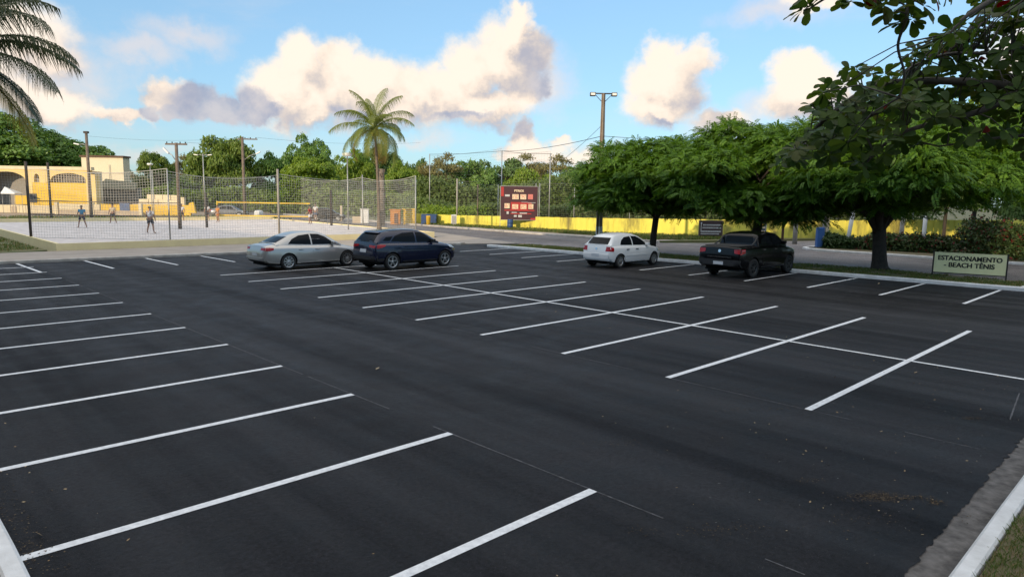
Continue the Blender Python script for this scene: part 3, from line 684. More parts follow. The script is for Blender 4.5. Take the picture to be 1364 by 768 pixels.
sparse = [(1080, 190), (1130, 160), (1364, 130), (1500, 150), (1500, 235), (1364, 195), (1290, 185), (1230, 205), (1190, 228), (1150, 238), (1110, 215)]
ros = []
def scatter(poly, n, d0, d1):
    k = 0
    while k < n:
        x = q.uniform(1030, 1560); y = q.uniform(-40, 240)
        if in_poly(x, y, poly): ros.append((x, y, q.uniform(d0, d1))); k += 1
scatter(dense, 385, 7.6, 9.8); scatter(sparse, 80, 7.8, 9.4)
ros += [(1078, 10, 6.2), (1070, 14, 6.2), (1132, 2, 6.1), (1140, -4, 6.1), (1176, 6, 6.1), (1190, 16, 6.2), (1200, 30, 6.2), (1214, 26, 6.2), (1230, 8, 6.2), (1212, 4, 6.25), (1185, 0, 6.2), (1160, -12, 6.2), (1240, -12, 6.2), (1260, -20, 6.3), (1300, -20, 6.6), (1255, 50, 6.8), (1222, 68, 8.4), (1240, 56, 8.4), (1270, 42, 7), (1052, 210, 9.1), (1040, 218, 9.2), (1142, 215, 8.8), (1112, 192, 8.9)]
for (x, y, dp) in ros:
    c = far(x, y, dp)-al_base
    near_p = min(allp, key=lambda p: (p-c).length_squared)
    ax = (c-near_p); L0 = ax.length
    if L0 > .03: mb.tube([near_p, near_p.lerp(c, .5)+Vector((0, 0, .08*L0)), c], [.010, .007, .005], 5)
    ax = (ax.normalized() if L0 > .05 else Vector((0, 0, 1)))*.5+Vector((q.uniform(-.4, .4), q.uniform(-.4, .4), .55)); ax.normalize()
    o1 = ax.orthogonal().normalized(); o2 = ax.cross(o1); m = q.randint(5, 9); ph = q.random()*6
    tgt = lv2 if q.random() < (.45 if dp < 6.5 else .13) else lv
    for k in range(m):
        a = ph+k*2*math.pi/m+q.uniform(-.25, .25); d = (o1*math.cos(a)+o2*math.sin(a))*1.0+ax*q.uniform(-.1, .75)
        d.z -= .25; almond_leaf(tgt, c+d.normalized()*.02, d, ax+Vector((q.uniform(-.3, .3), q.uniform(-.3, .3), 0)), q.uniform(.105, .19))
mb.build('branches', M_TWIG, t); lv.build('foliage', L_ALM, t); lv2.build('light_foliage', L_ALM2, t)
# ------------------------------------------------------------------ sand court, poles, fences, walls, signs
hx = Vector((rgt.x, rgt.y, 0)).normalized(); hy = Vector((fwd.x, fwd.y, 0)).normalized()
HEAD = math.atan2(hx.y, hx.x)
M_YWALL = mat('cream_yellow_paint', (.84, .72, .40), .85, c2=(.74, .62, .35), scale=1.2, bump=.15, bscale=20, detail=8)
M_CREAM = mat('cream_paint', (.70, .60, .40), .85, c2=(.60, .50, .33), scale=1.0, bump=.1, bscale=12, detail=8)
M_BEIGE = mat('beige_render', (.55, .45, .33), .9, c2=(.40, .32, .23), scale=.8, bump=.1, detail=8)
M_YEL = mat('yellow_paint', (.72, .47, .04), .7, c2=(.60, .38, .04), scale=1.1, detail=8)
M_ORANGE = mat('orange_paint', (.60, .24, .03), .7, c2=(.45, .17, .03), scale=2)
M_BLUE = mat('blue_plastic', (.02, .07, .22), .5, c2=(.03, .06, .13), scale=4)
M_WHITE = mat('white_paint', (.74, .74, .72), .6, c2=(.60, .60, .58), scale=3)
M_WOOD = mat('grey_wood', (.20, .155, .115), .9, c2=(.12, .09, .07), scale=5, bump=.4, bscale=20)
M_WOODD = mat('dark_wood', (.075, .062, .052), .9, c2=(.045, .038, .032), scale=5, bump=.3)
M_GALV = mat('galvanised', (.42, .42, .40), .5, metal=.5, c2=(.30, .30, .29), scale=4)
M_POST = mat('concrete_post', (.36, .33, .29), .9, c2=(.24, .22, .19), scale=3, bump=.3)
M_DARKM = mat('dark_metal', (.045, .042, .04), .5, metal=.4, c2=(.03, .028, .026), scale=6)
M_NET = mat('net_cord', (.50, .49, .46), .8, scale=2)
M_NETD = mat('wire_mesh', (.16, .16, .145), .7, metal=.3, scale=2)
M_TAPE = mat('yellow_tape', (.78, .50, .03), .6, scale=6)
M_TAPED = mat('dark_tape', (.10, .075, .06), .8, scale=6)
M_GLASSD = mat('dark_opening', (.03, .03, .03), .6, scale=3)
M_GREYD = mat('dark_grey_sheet', (.14, .145, .13), .8, c2=(.09, .10, .075), scale=1.0)
M_LAMP = mat('lamp_glass', (.82, .80, .74), .3, scale=4)
M_BROWN = mat('brown_roof_edge', (.12, .06, .035), .8, scale=3)

CT = [(8.0, 41.5), (32.9, 42.1), (34.4, 72.6), (8.0, 72.6)]
mb = MB(); gx = 70; gy = 80; vs = []
for j in range(gy+1):
    for i in range(gx+1):
        u = i/gx; v = j/gy; a = Vector(CT[0]).lerp(Vector(CT[1]), u); b = Vector(CT[3]).lerp(Vector(CT[2]), u); p = a.lerp(b, v)
        e = min(u, 1-u, v, 1-v); h = .40+(.05*noise.noise((p.x*.9, p.y*.9, 0))+.03*noise.noise((p.x*2.6, p.y*2.6, 4)))*min(1, e*14)
        vs.append((p.x, p.y, h))
mb.add(vs, [(j*(gx+1)+i, j*(gx+1)+i+1, (j+1)*(gx+1)+i+1, (j+1)*(gx+1)+i) for j in range(gy) for i in range(gx)], True)
struct(mb.build('sand', M_SAND))
def wall_ring(name, pts, th, h, m, closed=False, z0=-.1, parent=None, hs=None):
    mb = MB(); n = len(pts)
    for i in range(n if closed else n-1):
        a = Vector(pts[i]); b = Vector(pts[(i+1) % n]); d = (b-a).normalized(); nn = Vector((-d.y, d.x))*th; e = d*(th if (closed and 0) else 0)
        h2 = hs[i] if hs else h
        mb.prism([(a.x, a.y), (b.x, b.y), (b.x+nn.x, b.y+nn.y), (a.x+nn.x, a.y+nn.y)], z0, h2-.003*i)
    return mb.build(name, m, parent)
cw = wall_ring('court_wall', CT, .16, .48, M_YWALL, True, hs=[.48, .48, .72, .50])
tag(cw, 'low cream-yellow retaining wall holding the raised sand court', 'retaining wall')

def pole(name, label, cat, base, h, r, m, group=None, r2=None, n=10, lean=(0, 0)):
    t = empty(name, base, 0, label, cat, group); mb = MB()
    mb.tube([(0, 0, -.2), (lean[0]*.5, lean[1]*.5, h*.5), (lean[0], lean[1], h)], [r, (r+(r2 or r))/2, r2 or r], n); mb.build('pole', m, t); return t
def box_part(parent, name, m, c, s, rz=0.0, bev=0.0):
    mb = MB(); mb.box((-s[0]/2, -s[1]/2, -s[2]/2), (s[0]/2, s[1]/2, s[2]/2)); o = mb.build(name, m, parent, c); o.rotation_euler = (0, 0, rz)
    if bev: bevel(o, bev)
    return o
# net fences: posts and knotted net
def net_mb(a, b, h, sag=.25, cell=.16, z0=.45, r=.0035):
    """square-mesh net from a to b, top sagging between the posts"""
    mb = MB(); a = Vector((a[0], a[1], 0)); b = Vector((b[0], b[1], 0)); L_ = (b-a).length; n = int(L_/cell); m = int((h-z0)/cell); d = (b-a)/L_; sd = Vector((-d.y, d.x, 0))
    def pt(u, w):
        s = 4*u*(1-u); top = h-sag*s
        return a+(b-a)*u+Vector((0, 0, z0+(top-z0)*w))+sd*(.10*math.sin(u*9+w*3)*s*w)
    for i in range(n+1):
        u = i/n; P = [pt(u, k/4) for k in range(5)]
        for p, q_ in zip(P, P[1:]): mb.add([p-d*r, p+d*r, q_+d*r, q_-d*r], [(0, 1, 2, 3)])
    up = Vector((0, 0, r))
    K = max(4, int(L_/1.0))
    for j in range(m+1):
        w = j/m; rr = up*(2.6 if j in (0, m) else 1)
        for k in range(K):
            p = pt(k/K, w); q_ = pt((k+1)/K, w); mb.add([p-rr, q_-rr, q_+rr, p+rr], [(0, 1, 2, 3)])
    return mb
def net_fence(name, label, pts, posts, group=None, m=M_NET, cell=.16, z0=.45, sag=.25, r=.0035):
    t = empty(name, (pts[0][0], pts[0][1], 0), 0, label, 'net fence', group); o = Vector((pts[0][0], pts[0][1], 0))
    for (x0, y0, h0), (x1, y1, h1) in zip(pts, pts[1:]):
        n = net_mb((x0, y0), (x1, y1), (h0+h1)/2, sag, cell, z0, r).build('net', m, t, -o)
    for (x, y, h, rad, mm) in posts:
        mb = MB(); mb.tube([(0, 0, -.1), (0, 0, h)], rad, 8); mb.build('post', mm, t, (x-o.x, y-o.y, 0))
    return t
net_fence('net_fence', 'pale square-mesh net on tall posts along the street side of the sand court',
          [(8.1, 48.3, 4.6), (13.8, 42.35, 4.45), (20.55, 42.55, 4.3), (31.6, 42.75, 4.6), (33.55, 53.2, 4.8), (34.35, 66, 4.7)],
          [(8.1, 48.3, 4.8, .075, M_WOODD), (13.8, 42.35, 4.5, .045, M_GALV), (20.55, 42.55, 4.75, .075, M_POST), (31.6, 42.75, 4.68, .05, M_GALV), (33.55, 53.2, 4.95, .05, M_GALV)], sag=.32, r=.0055)
net_fence('net_fence', 'net along the far side of the sand court, towards the yellow building',
          [(8.2, 72.0, 4.8), (13.9, 73.2, 5.0), (22.5, 73.3, 5.0), (33.9, 72.9, 5.0)], [(13.9, 73.2, 5.6, .10, M_WOODD), (22.5, 73.3, 5.2, .05, M_GALV)], cell=.22)
t = pole('wooden_post', 'short dark wooden post left of the yellow net', 'post', (21.4, 57.0, .35), 2.85, .10, M_WOODD, 'dark wooden net posts')
t = pole('wooden_post', 'short dark wooden post right of the yellow net, near the red-shirted player', 'post', (32.2, 56.3, .35), 3.25, .11, M_WOODD, 'dark wooden net posts')
# playing nets
def play_net(label, a, b, zt, zb, tape, posts, pm, tapem=.06):
    t = empty('beach_net', (a[0], a[1], .4), 0, label, 'beach net', 'beach nets on the sand court'); a = Vector((a[0], a[1], 0)); b = Vector((b[0], b[1], 0)); d = (b-a).normalized()
    o = Vector((a.x, a.y, .4))
    net_mb(a, b, zt-.03, .02, .13, zb+.03, .004).build('net', M_NETD, t, -o)
    for z in (zt, zb):
        mb = MB(); n = Vector((-d.y, d.x, 0))*.012; mb.add([a+n+Vector((0, 0, z-tapem)), b+n+Vector((0, 0, z-tapem)), b+n+Vector((0, 0, z+.01)), a+n+Vector((0, 0, z+.01)), a-n+Vector((0, 0, z-tapem)), b-n+Vector((0, 0, z-tapem)), b-n+Vector((0, 0, z+.01)), a-n+Vector((0, 0, z+.01))], [(0, 1, 2, 3), (7, 6, 5, 4), (0, 3, 7, 4), (1, 5, 6, 2), (3, 2, 6, 7), (0, 4, 5, 1)])
        mb.build('tape', tape, t, -o)
    for p in posts:
        mb = MB(); mb.tube([(0, 0, -.05), (0, 0, zt-.34)], .055, 8); mb.build('post', pm, t, Vector((p[0], p[1], .4))-o)
play_net('long net with dark brown tape on the left half of the sand', (18.75, 55.5), (10.6, 63.4), 2.38, 1.34, M_TAPED, [(10.6, 63.4)], M_WOOD)
play_net('net with bright yellow tape on the right half of the sand', (27.6, 70.6), (34.3, 64.1), 2.28, .98, M_TAPE, [(27.6, 70.6)], M_TAPE, .10)
# utility and lamp poles around the court
def arm_lamp(parent, name, p0, p1, m, head=True):
    mb = MB(); p0 = Vector(p0); p1 = Vector(p1); mb.tube([p0, p0.lerp(p1, .5)+Vector((0, 0, .12)), p1], .035, 6); o = mb.build(name, m, parent)
    if head:
        d = (p1-p0).normalized(); hb = MB(); M = Matrix.Translation(p1+d*.22) @ d.to_track_quat('X', 'Z').to_matrix().to_4x4(); hb.box((-.28, -.11, -.06), (.28, .11, .05), M); bevel(hb.build('lamp_head', M_LAMP, parent), .03)
G_UP = 'wooden utility poles around the sand court'
t = pole('utility_pole', 'wooden utility pole with a plain crossarm standing in the sand', 'utility pole', (18.8, 55.4, .35), 6.5, .15, M_WOOD, G_UP, .115)
box_part(t, 'crossarm', M_WOOD, (0, 0, 6.40), (1.62, .11, .12), HEAD); arm_lamp(t, 'lamp_arm', hx*-.1+Vector((0, 0, 5.2)), hx*-.62+Vector((0, 0, 5.75)), M_GALV)
for s in (-.7, -.3, .3, .7): box_part(t, 'insulator', M_DARKM, hx*s+Vector((0, 0, 6.52)), (.06, .06, .12))
t = pole('utility_pole', 'tall wooden pole in front of the yellow building', 'utility pole', (18.68, 80.17, 0), 8.9, .17, M_WOOD, G_UP, .13)
arm_lamp(t, 'lamp_arm', (0, 0, 7.6), hx*-.8+Vector((0, 0, 7.75)), M_GALV); box_part(t, 'cap', M_WOODD, (0, 0, 8.95), (.42, .3, .2), HEAD)
t = pole('utility_pole', 'tall tan utility pole with street lamp behind the yellow net', 'utility pole', (32.75, 76.03, 0), 9.3, .19, M_WOOD, G_UP, .14)
box_part(t, 'crossarm', M_WOOD, hx*.55+Vector((0, 0, 9.05)), (2.2, .11, .12), HEAD); arm_lamp(t, 'lamp_arm', hx*.1+Vector((0, 0, 6.8)), hx*1.5+Vector((0, 0, 7.5)), M_GALV)
for s in (.3, .9, 1.5): box_part(t, 'insulator', M_DARKM, hx*s+Vector((0, 0, 9.18)), (.07, .07, .14))
G_LP = 'lamp posts around the sand court'
b = far(272.5, 262, 92); t = pole('lamp_post', 'thin lamp post with two arms in front of the umbrella tree', 'lamp post', (b.x, b.y, 0), far(272.5, 205, 92).z, .09, M_GALV, G_LP, .06)
zt = far(272.5, 208, 92).z
for s in (-1, 1): arm_lamp(t, 'lamp_arm', (0, 0, zt), hx*s*.7+Vector((0, 0, zt+.1)), M_GALV)
def round_lamp(label, base, h, r, hr_, m=M_GALV):
    t = pole('lamp_post', label, 'lamp post', base, h, r, m, G_LP, r*.75); hb = MB(); hb.lathe([(0, .05), (hr_*.8, .05), (hr_, .0), (hr_, -.10), (hr_*.75, -.2), (0, -.22)], n=16); hb.build('lamp_head', M_LAMP, t, (0, 0, h+.16)); return t
round_lamp('slim lamp post with a white round head beside the palm', (29.82, 49.47, .35), 5.95, .055, .42)
b = far(202, 262, 86); round_lamp('small round-headed lamp post left of the crossarm pole', (b.x, b.y, 0), far(202, 220, 86).z, .06, .34)
b = ground(455, 294.5); pole('timber_stump', 'short pale timber stump on the far side of the sand court', 'post', (b.x, b.y, .1), 1.75, .13, M_BEIGE)
b = ground(509, 300.5); t = pole('bare_trunk', 'old bare palm trunk with peeling brown bark behind the palm', 'tree trunk', (b.x, b.y, 0), 5.9, .32, M_BARKP, None, .25, 12)
mb = MB(); q = random.Random(3)
for k in range(60):
    a = q.random()*6.28; z = .5+5.2*q.random(); rr = .33-.07*z/6; mb.tube([(rr*math.cos(a), rr*math.sin(a), z), ((rr+.1)*math.cos(a), (rr+.1)*math.sin(a), z+.25)], [.05, .02], 4)
mb.build('leaf_stubs', M_WOOD, t)
# the tall concrete pole with two floodlights by the street
PP = (34.45, 27.3)
t = empty('floodlight_pole', (PP[0], PP[1], .08), 0, 'tall grooved concrete pole with twin floodlights and white-painted foot', 'floodlight pole')
mb = MB(); hgt = 9.55
for z0, z1, w0, w1, m in ((-.2, hgt, .36, .19, 0),):
    sec = lambda w: [(-w/2, -w*.42), (w/2, -w*.42), (w/2, -w*.20), (w*.18, -w*.16), (w*.18, w*.16), (w/2, w*.20), (w/2, w*.42), (-w/2, w*.42), (-w/2, w*.20), (-w*.18, w*.16), (-w*.18, -w*.16), (-w/2, -w*.20)]
    A = sec(w0); B = sec(w1); vs = [(x, y, z0) for x, y in A]+[(x, y, z1) for x, y in B]; n = 12
    mb.add(vs, [tuple(range(n-1, -1, -1)), tuple(range(n, 2*n))]+[(i, (i+1) % n, n+(i+1) % n, n+i) for i in range(n)])
o = mb.build('pole', mat('warm_concrete', (.30, .24, .18), .9, c2=(.20, .155, .12), scale=2, bump=.3), t); o.rotation_euler = (0, 0, HEAD+.9)
mb = MB(); A = [(x*1.03, y*1.03) for x, y in sec(.365)]; B = [(x*1.03, y*1.03) for x, y in sec(.340)]; vs = [(x, y, -.1) for x, y in A]+[(x, y, 1.38) for x, y in B]; mb.add(vs, [tuple(range(12, 24))]+[(i, (i+1) % 12, 12+(i+1) % 12, 12+i) for i in range(12)])
o = mb.build('painted_foot', M_WHITE, t); o.rotation_euler = (0, 0, HEAD+.9)
box_part(t, 'crossbar', M_DARKM, (0, 0, hgt-.02), (1.45, .07, .07), HEAD)
for s in (-1, 1):
    mb = MB(); mb.tube([hx*s*.1+Vector((0, 0, hgt-.5)), hx*s*.5+Vector((0, 0, hgt-.1))], .02, 5); mb.build('brace', M_DARKM, t)
    o = box_part(t, 'floodlight', M_DARKM, hx*s*.66+Vector((0, 0, hgt-.07)), (.34, .30, .22), HEAD, .03); gl = MB(); gl.box((-.13, -.158, -.07), (.13, -.151, .07)); gl.build('lamp_glass', M_LAMP, o)

# far boundary wall painted yellow, with the wire fences above it
WL = [(47.2, 66), (48.35, 57.76), (49.8, 40.25), (54.5, 29.6), (61.0, 24.0), (70, 19.4), (84, 12.5)]; WH = [1.15, 1.15, 1.42, 1.58, 1.62, 1.72, 1.8]
m, nt, b = new_mat('yellow_wall_paint'); tc = node(nt, 'ShaderNodeTexCoord'); n1 = node(nt, 'ShaderNodeTexNoise', i_Scale=.55, i_Detail=8.0, i_Roughness=.65)
mp = node(nt, 'ShaderNodeMapping'); mp.inputs['Scale'].default_value = (1, 1, .35); nt.links.new(tc.outputs['Object'], mp.inputs[0]); nt.links.new(mp.outputs[0], n1.inputs['Vector'])
cr = node(nt, 'ShaderNodeValToRGB'); nt.links.new(n1.outputs['Fac'], cr.inputs[0]); e = cr.color_ramp.elements; e[0].position = .36; e[0].color = (.20, .17, .05, 1); e[1].position = .50; e[1].color = (.66, .58, .09, 1); x = e.new(.66); x.color = (.74, .66, .10, 1)
nt.links.new(cr.outputs[0], b.inputs['Base Color']); b.inputs['Roughness'].default_value = .85; M_YBW = m
mb = MB(); WPT = []
for i in range(len(WL)-1):
    a = Vector(WL[i]); c = Vector(WL[i+1]); d = (c-a).normalized(); nn = Vector((d.y, -d.x)); nn = nn if nn.dot(Vector((-.7, -.7))) > 0 else -nn; L_ = (c-a).length; k = max(1, int(L_/.62))
    for j in range(k):
        p = a+(c-a)*(j/k); q_ = a+(c-a)*((j+1)/k); h0 = WH[i]+(WH[i+1]-WH[i])*(j/k); h1 = WH[i]+(WH[i+1]-WH[i])*((j+1)/k); WPT.append((p, h0, nn))
        up = .015 if j % 2 else 0
        if i >= 2 or True:
            o1 = nn*(.0 if j % 2 else .035)
            vs = [(p.x+o1.x, p.y+o1.y, -.1), (q_.x+o1.x, q_.y+o1.y, -.1), (q_.x-nn.x*.14, q_.y-nn.y*.14, -.1), (p.x-nn.x*.14, p.y-nn.y*.14, -.1)]
            vs += [(x_, y_, (h0 if n_ in (0, 3) else h1)+up) for n_, (x_, y_, _) in enumerate(vs)]
            mb.add(vs, [(4, 5, 6, 7), (0, 1, 5, 4), (1, 2, 6, 5), (2, 3, 7, 6), (3, 0, 4, 7)])
tag(mb.build('boundary_wall', M_YBW, fixn=True), 'long weathered bright yellow wall on the far side of the street', 'boundary wall')
def on_wall(px, back=.35):
    """point of the wall line seen in column px"""
    d = ray(px, 300); d = Vector((d.x, d.y))
    for i in range(len(WL)-1):
        a = Vector(WL[i]); e_ = Vector(WL[i+1])-a; den = d.x*e_.y-d.y*e_.x
        if abs(den) < 1e-6: continue
        u = (a.y*d.x-a.x*d.y)/-(den) if False else (d.y*a.x-d.x*a.y)/den
        if 0 <= u <= 1: p = a+e_*u; return p+d.normalized()*back
    return Vector(WL[-1])
def top_z(p, py): # height above ground at plan point p seen in row py
    dist = p.x*hy.x+p.y*hy.y; px = 682; lo_, hi_ = -2., 40.
    for _ in range(40):
        z = (lo_+hi_)/2; v = Vector((p.x, p.y, z-CAM_H)); y = 384-F_PX*v.dot(upv)/v.dot(fwd)
        if y > py: lo_ = z
        else: hi_ = z
    return z
t = empty('wire_fence', (on_wall(600).x, on_wall(600).y, 0), 0, 'tall wire-mesh ball fence on thin posts above the yellow wall', 'wire fence'); o0 = Vector((on_wall(600).x, on_wall(600).y, 0))
sp = []
for (px, py, rad, mm) in ((608.6, 238, .09, M_POST), (636, 246, .07, M_WOOD), (663, 246, .045, M_GALV), (686, 300, .03, M_GALV), (713, 244, .045, M_GALV), (718, 244, .045, M_GALV), (764, 245, .04, M_GALV), (808, 246, .04, M_DARKM), (838, 246, .04, M_GALV), (885, 246, .05, M_DARKM), (940, 248, .04, M_DARKM), (1000, 248, .05, M_DARKM), (1042, 250, .05, M_DARKM), (1079, 252, .05, M_GALV), (1116, 252, .04, M_DARKM), (1137, 254, .04, M_DARKM), (1170, 254, .05, M_DARKM), (1215, 254, .05, M_GALV)):
    p = on_wall(px); h = top_z(p, py); mb = MB(); mb.tube([(0, 0, 0), (0, 0, h)], rad, 6); mb.build('post', mm, t, Vector((p.x, p.y, 0))-o0)
    if py < 299: sp.append((p, h))
for (p, h), (p2, h2) in zip(sp, sp[1:]):
    net_mb(p, p2, (h+h2)/2, .0, .20, .9, .0045).build('mesh_panel', M_NETD, t, -o0)
t = empty('ball_net_poles', (on_wall(667).x, on_wall(667).y, 0), 0, 'three tall thin net poles joined by a top cable above the yellow wall', 'net poles'); o0 = Vector((on_wall(667).x, on_wall(667).y, 0)); tops = []
for px, py in ((572.3, 205), (667.3, 200.5), (731, 204)):
    if px < 600: p = Vector((far(px, 262, 86).x, far(px, 262, 86).y))
    else: p = on_wall(px, .8)
    h = top_z(p, py); mb = MB(); mb.tube([(0, 0, 0), (0, 0, h)], .055, 8); mb.build('pole', M_GALV, t, Vector((p.x, p.y, 0))-o0); tops.append(Vector((p.x, p.y, h-.05)))
for a, b_ in zip(tops, tops[1:]):
    net_mb(a, b_, (a.z+b_.z)/2, .1, .34, 1.2, .0035).build('net', M_NETD, t, -o0)
    mb = MB(); mb.tube([a-o0, a.lerp(b_, .5)-Vector((0, 0, .12))-o0, b_-o0], .022, 5); mb.build('top_cable', M_DARKM, t)
def wire(name, label, pts, sag, r=.014):
    mb = MB(); out = []
    for a, b_ in zip(pts, pts[1:]):
        for i in range(12): u = i/12; out.append(a.lerp(b_, u)-Vector((0, 0, 4*u*(1-u)*sag)))
    mb.tube(out+[pts[-1]], r, 4); tag(mb.build(name, M_DARKM), label, 'cable')
PT = Vector((PP[0], PP[1], 7.05))
wire('power_cable', 'cable running from the net poles to the floodlight pole and on behind the trees', [tops[1]+Vector((0, 0, .0)), PT, far(1140, 181, 36)], .25, .02)
wire('power_cable', 'thin stay wire sloping down from the floodlight pole', [Vector((PP[0], PP[1], 7.75)), far(748, 214, 62)], .1, .012)
U1 = Vector((18.8, 55.4, 6.9)); U2 = Vector((32.75, 76.03, 9.25))
wire('power_cable', 'thin overhead wire between the crossarm pole and the pole behind the yellow net', [U1+hx*.6, U2+hx*.9], .3, .010)
wire('power_cable', 'thin overhead wire leaving the crossarm pole to the left', [Vector((18.68, 80.17, 8.6)), U2+hx*.3], .4, .010)
wire('power_cable', 'thin overhead wire from the pole behind the yellow net towards the palm', [U2+hx*1.5, far(560, 190, 96)], .4, .012)
# billboard
M_BBD = mat('billboard_dark', (.060, .012, .018), .5, c2=(.035, .012, .018), scale=.8)
M_BBR = mat('billboard_red', (.42, .025, .02), .5, c2=(.30, .02, .02), scale=.9)
M_BBC = mat('billboard_cream', (.72, .60, .40), .5, c2=(.66, .50, .34), scale=3)
M_BBG = mat('billboard_grey', (.50, .50, .50), .5)
M_BBP = mat('billboard_pink', (.60, .18, .15), .5)
FONT_CACHE = {}
def text_mesh(s, size, thick=.0, ext=.002):
    cu = bpy.data.curves.new('lettering', 'FONT'); cu.body = s; cu.size = size; cu.offset = thick; cu.extrude = ext; cu.align_x = 'CENTER'; cu.align_y = 'CENTER'
    o = bpy.data.objects.new('lettering', cu); col.objects.link(o); dg = bpy.context.evaluated_depsgraph_get(); me = bpy.data.meshes.new_from_object(o.evaluated_get(dg)); bpy.data.objects.remove(o); bpy.data.curves.remove(cu); me.name = 'lettering'; return me
def sign_frame(p, left):     # x along the board, y into it, z up
    return None
pb = on_wall(691, -1.4); zt = top_z(pb, 248.3); zb = top_z(pb, 292.6); wid = (714.7-667.4)/F_PX*(pb.x*hy.x+pb.y*hy.y)*1.02; hh = zt-zb
t = empty('billboard', (pb.x, pb.y, 0), HEAD+.02, 'dark red advertising board on posts above the yellow wall', 'billboard')
o = box_part(t, 'panel', M_BBD, (0, 0, (zt+zb)/2), (wid, .07, hh))
def face(name, m, x0, x1, y0, y1, z=-.0405, par=None, d=.006):   # rectangle on the board in fractions of it, y from the top
    mb = MB(); mb.box(((x0-.5)*wid, z-d, (.5-y1)*hh), ((x1-.5)*wid, z, (.5-y0)*hh)); return mb
pr = MB()
for a in ((.0, .075, .02, .30), (.27, .84, .47, .535), (.27, .74, .535, .70), (.10, .92, .70, .735), (.27, .84, .80, .83), (.82, .99, .945, .995)): face('', None, *a).build('red_print', M_BBR, o)
pc = MB()
for a in ((.31, .485, .235, .385), (.53, .69, .235, .385), (.10, .24, .51, .66), (.31, .475, .535, .675), (.54, .70, .535, .675), (.755, .89, .525, .67)):
    mb_ = face('', None, *a, z=-.0475); pc.add(mb_.v, mb_.f)
pc.build('cream_tiles', M_BBC, o)
pg = MB()
for a in ((.11, .24, .245, .305), (.56, .74, .465, .475), (.74, .95, .475, .487), (.16, .22, .755, .83), (.30, .44, .77, .795), (.52, .72, .785, .815), (.36, .44, .86, .915), (.48, .58, .855, .925)):
    mb_ = face('', None, *a, z=-.0475); pg.add(mb_.v, mb_.f)
pg.build('white_print', M_BBG, o)
pp_ = MB(); mb_ = face('', None, .74, .875, .23, .38, z=-.0475); pp_.add(mb_.v, mb_.f)
q = random.Random(8)
for (x0, x1, y0, y1) in ((.31, .485, .235, .385), (.53, .69, .235, .385), (.10, .24, .51, .66), (.31, .475, .535, .675), (.54, .70, .535, .675), (.755, .89, .525, .67)):
    for r_ in range(3):
        x = x0+.015
        while x < x1-.03:
            w_ = q.uniform(.012, .03); yy = y0+.02+r_*(y1-y0-.03)/3
            if q.random() < .75: mb_ = face('', None, x, x+w_, yy, yy+.025, z=-.0545); pp_.add(mb_.v, mb_.f)
            x += w_+.012
pp_.build('logo_marks', M_BBP, o)
me = text_mesh('PTRIOS', hh*.085, .012); tx = link(me, 'lettering', M_BBC, o, (-.01*wid, -.045, hh*.365)); tx.rotation_euler = (R(90), 0, 0); tx.scale = (1.05, 1, 1)
for x, w_ in ((-.5, .05), (.5, .06)): box_part(t, 'post', M_GALV, (x*wid+(.06 if x > 0 else -.06), .06, zt/2), (w_, .06, zt))
for z in (zt+.025, zb-.025): box_part(t, 'frame_rail', M_GALV, (0, -.01, z), (wid+.1, .06, .04))
b = pb-hx.to_2d()*.85
mb = MB(); mb.lathe([(0, 0), (.27, 0), (.29, .05), (.29, .30), (.305, .32), (.29, .34), (.29, .62), (.305, .64), (.29, .66), (.28, .92), (.26, .95), (0, .95)], n=20); tag(mb.build('barrel', M_BLUE, None, (b.x, b.y, .1)), 'blue barrel under the left corner of the billboard', 'barrel')
# green parking sign
sl, sr = Vector((34.02, 8.50)), Vector((34.55, 5.93)); dsg = (sr-sl); ang = math.atan2(dsg.y, dsg.x); w_ = dsg.length
t = empty('parking_sign', (sl.x, sl.y, .1), ang, 'pale green sign reading ESTACIONAMENTO - BEACH TÊNIS on two posts', 'sign')
M_SIGN = mat('sign_green', (.84, .80, .47), .55, c2=(.76, .72, .42), scale=3); M_INK = mat('sign_ink', (.012, .014, .012), .6)
bt, bb = 1.06, .20
o = box_part(t, 'board', M_SIGN, (w_/2, 0, (bt+bb)/2), (w_-.06, .03, bt-bb), 0)
for s, z, wd in (('ESTACIONAMENTO', .20, .885), ('- BEACH TÊNIS', -.085, .70)):
    me = text_mesh(s, .30, .004); xs_ = [v.co.x for v in me.vertices]; k = (w_-.06)*wd/(max(xs_)-min(xs_)); [(setattr(tx, 'rotation_euler', (R(90), 0, 0)), setattr(tx, 'scale', (k, .92, 1))) for tx in [link(me, 'lettering', M_INK, o, (-.01+dx, -.0195-dy, z-.015+dz)) for dx, dy, dz in ((-.008, 0, -.003), (.008, .0012, .003))]]
for x in (0, w_): box_part(t, 'post', M_DARKM, (x, .0, (bt+.05)/2-.08), (.055, .05, bt+.21))
box_part(t, 'bottom_rail', M_DARKM, (w_/2, .0, bb-.022), (w_-.062, .034, .035))
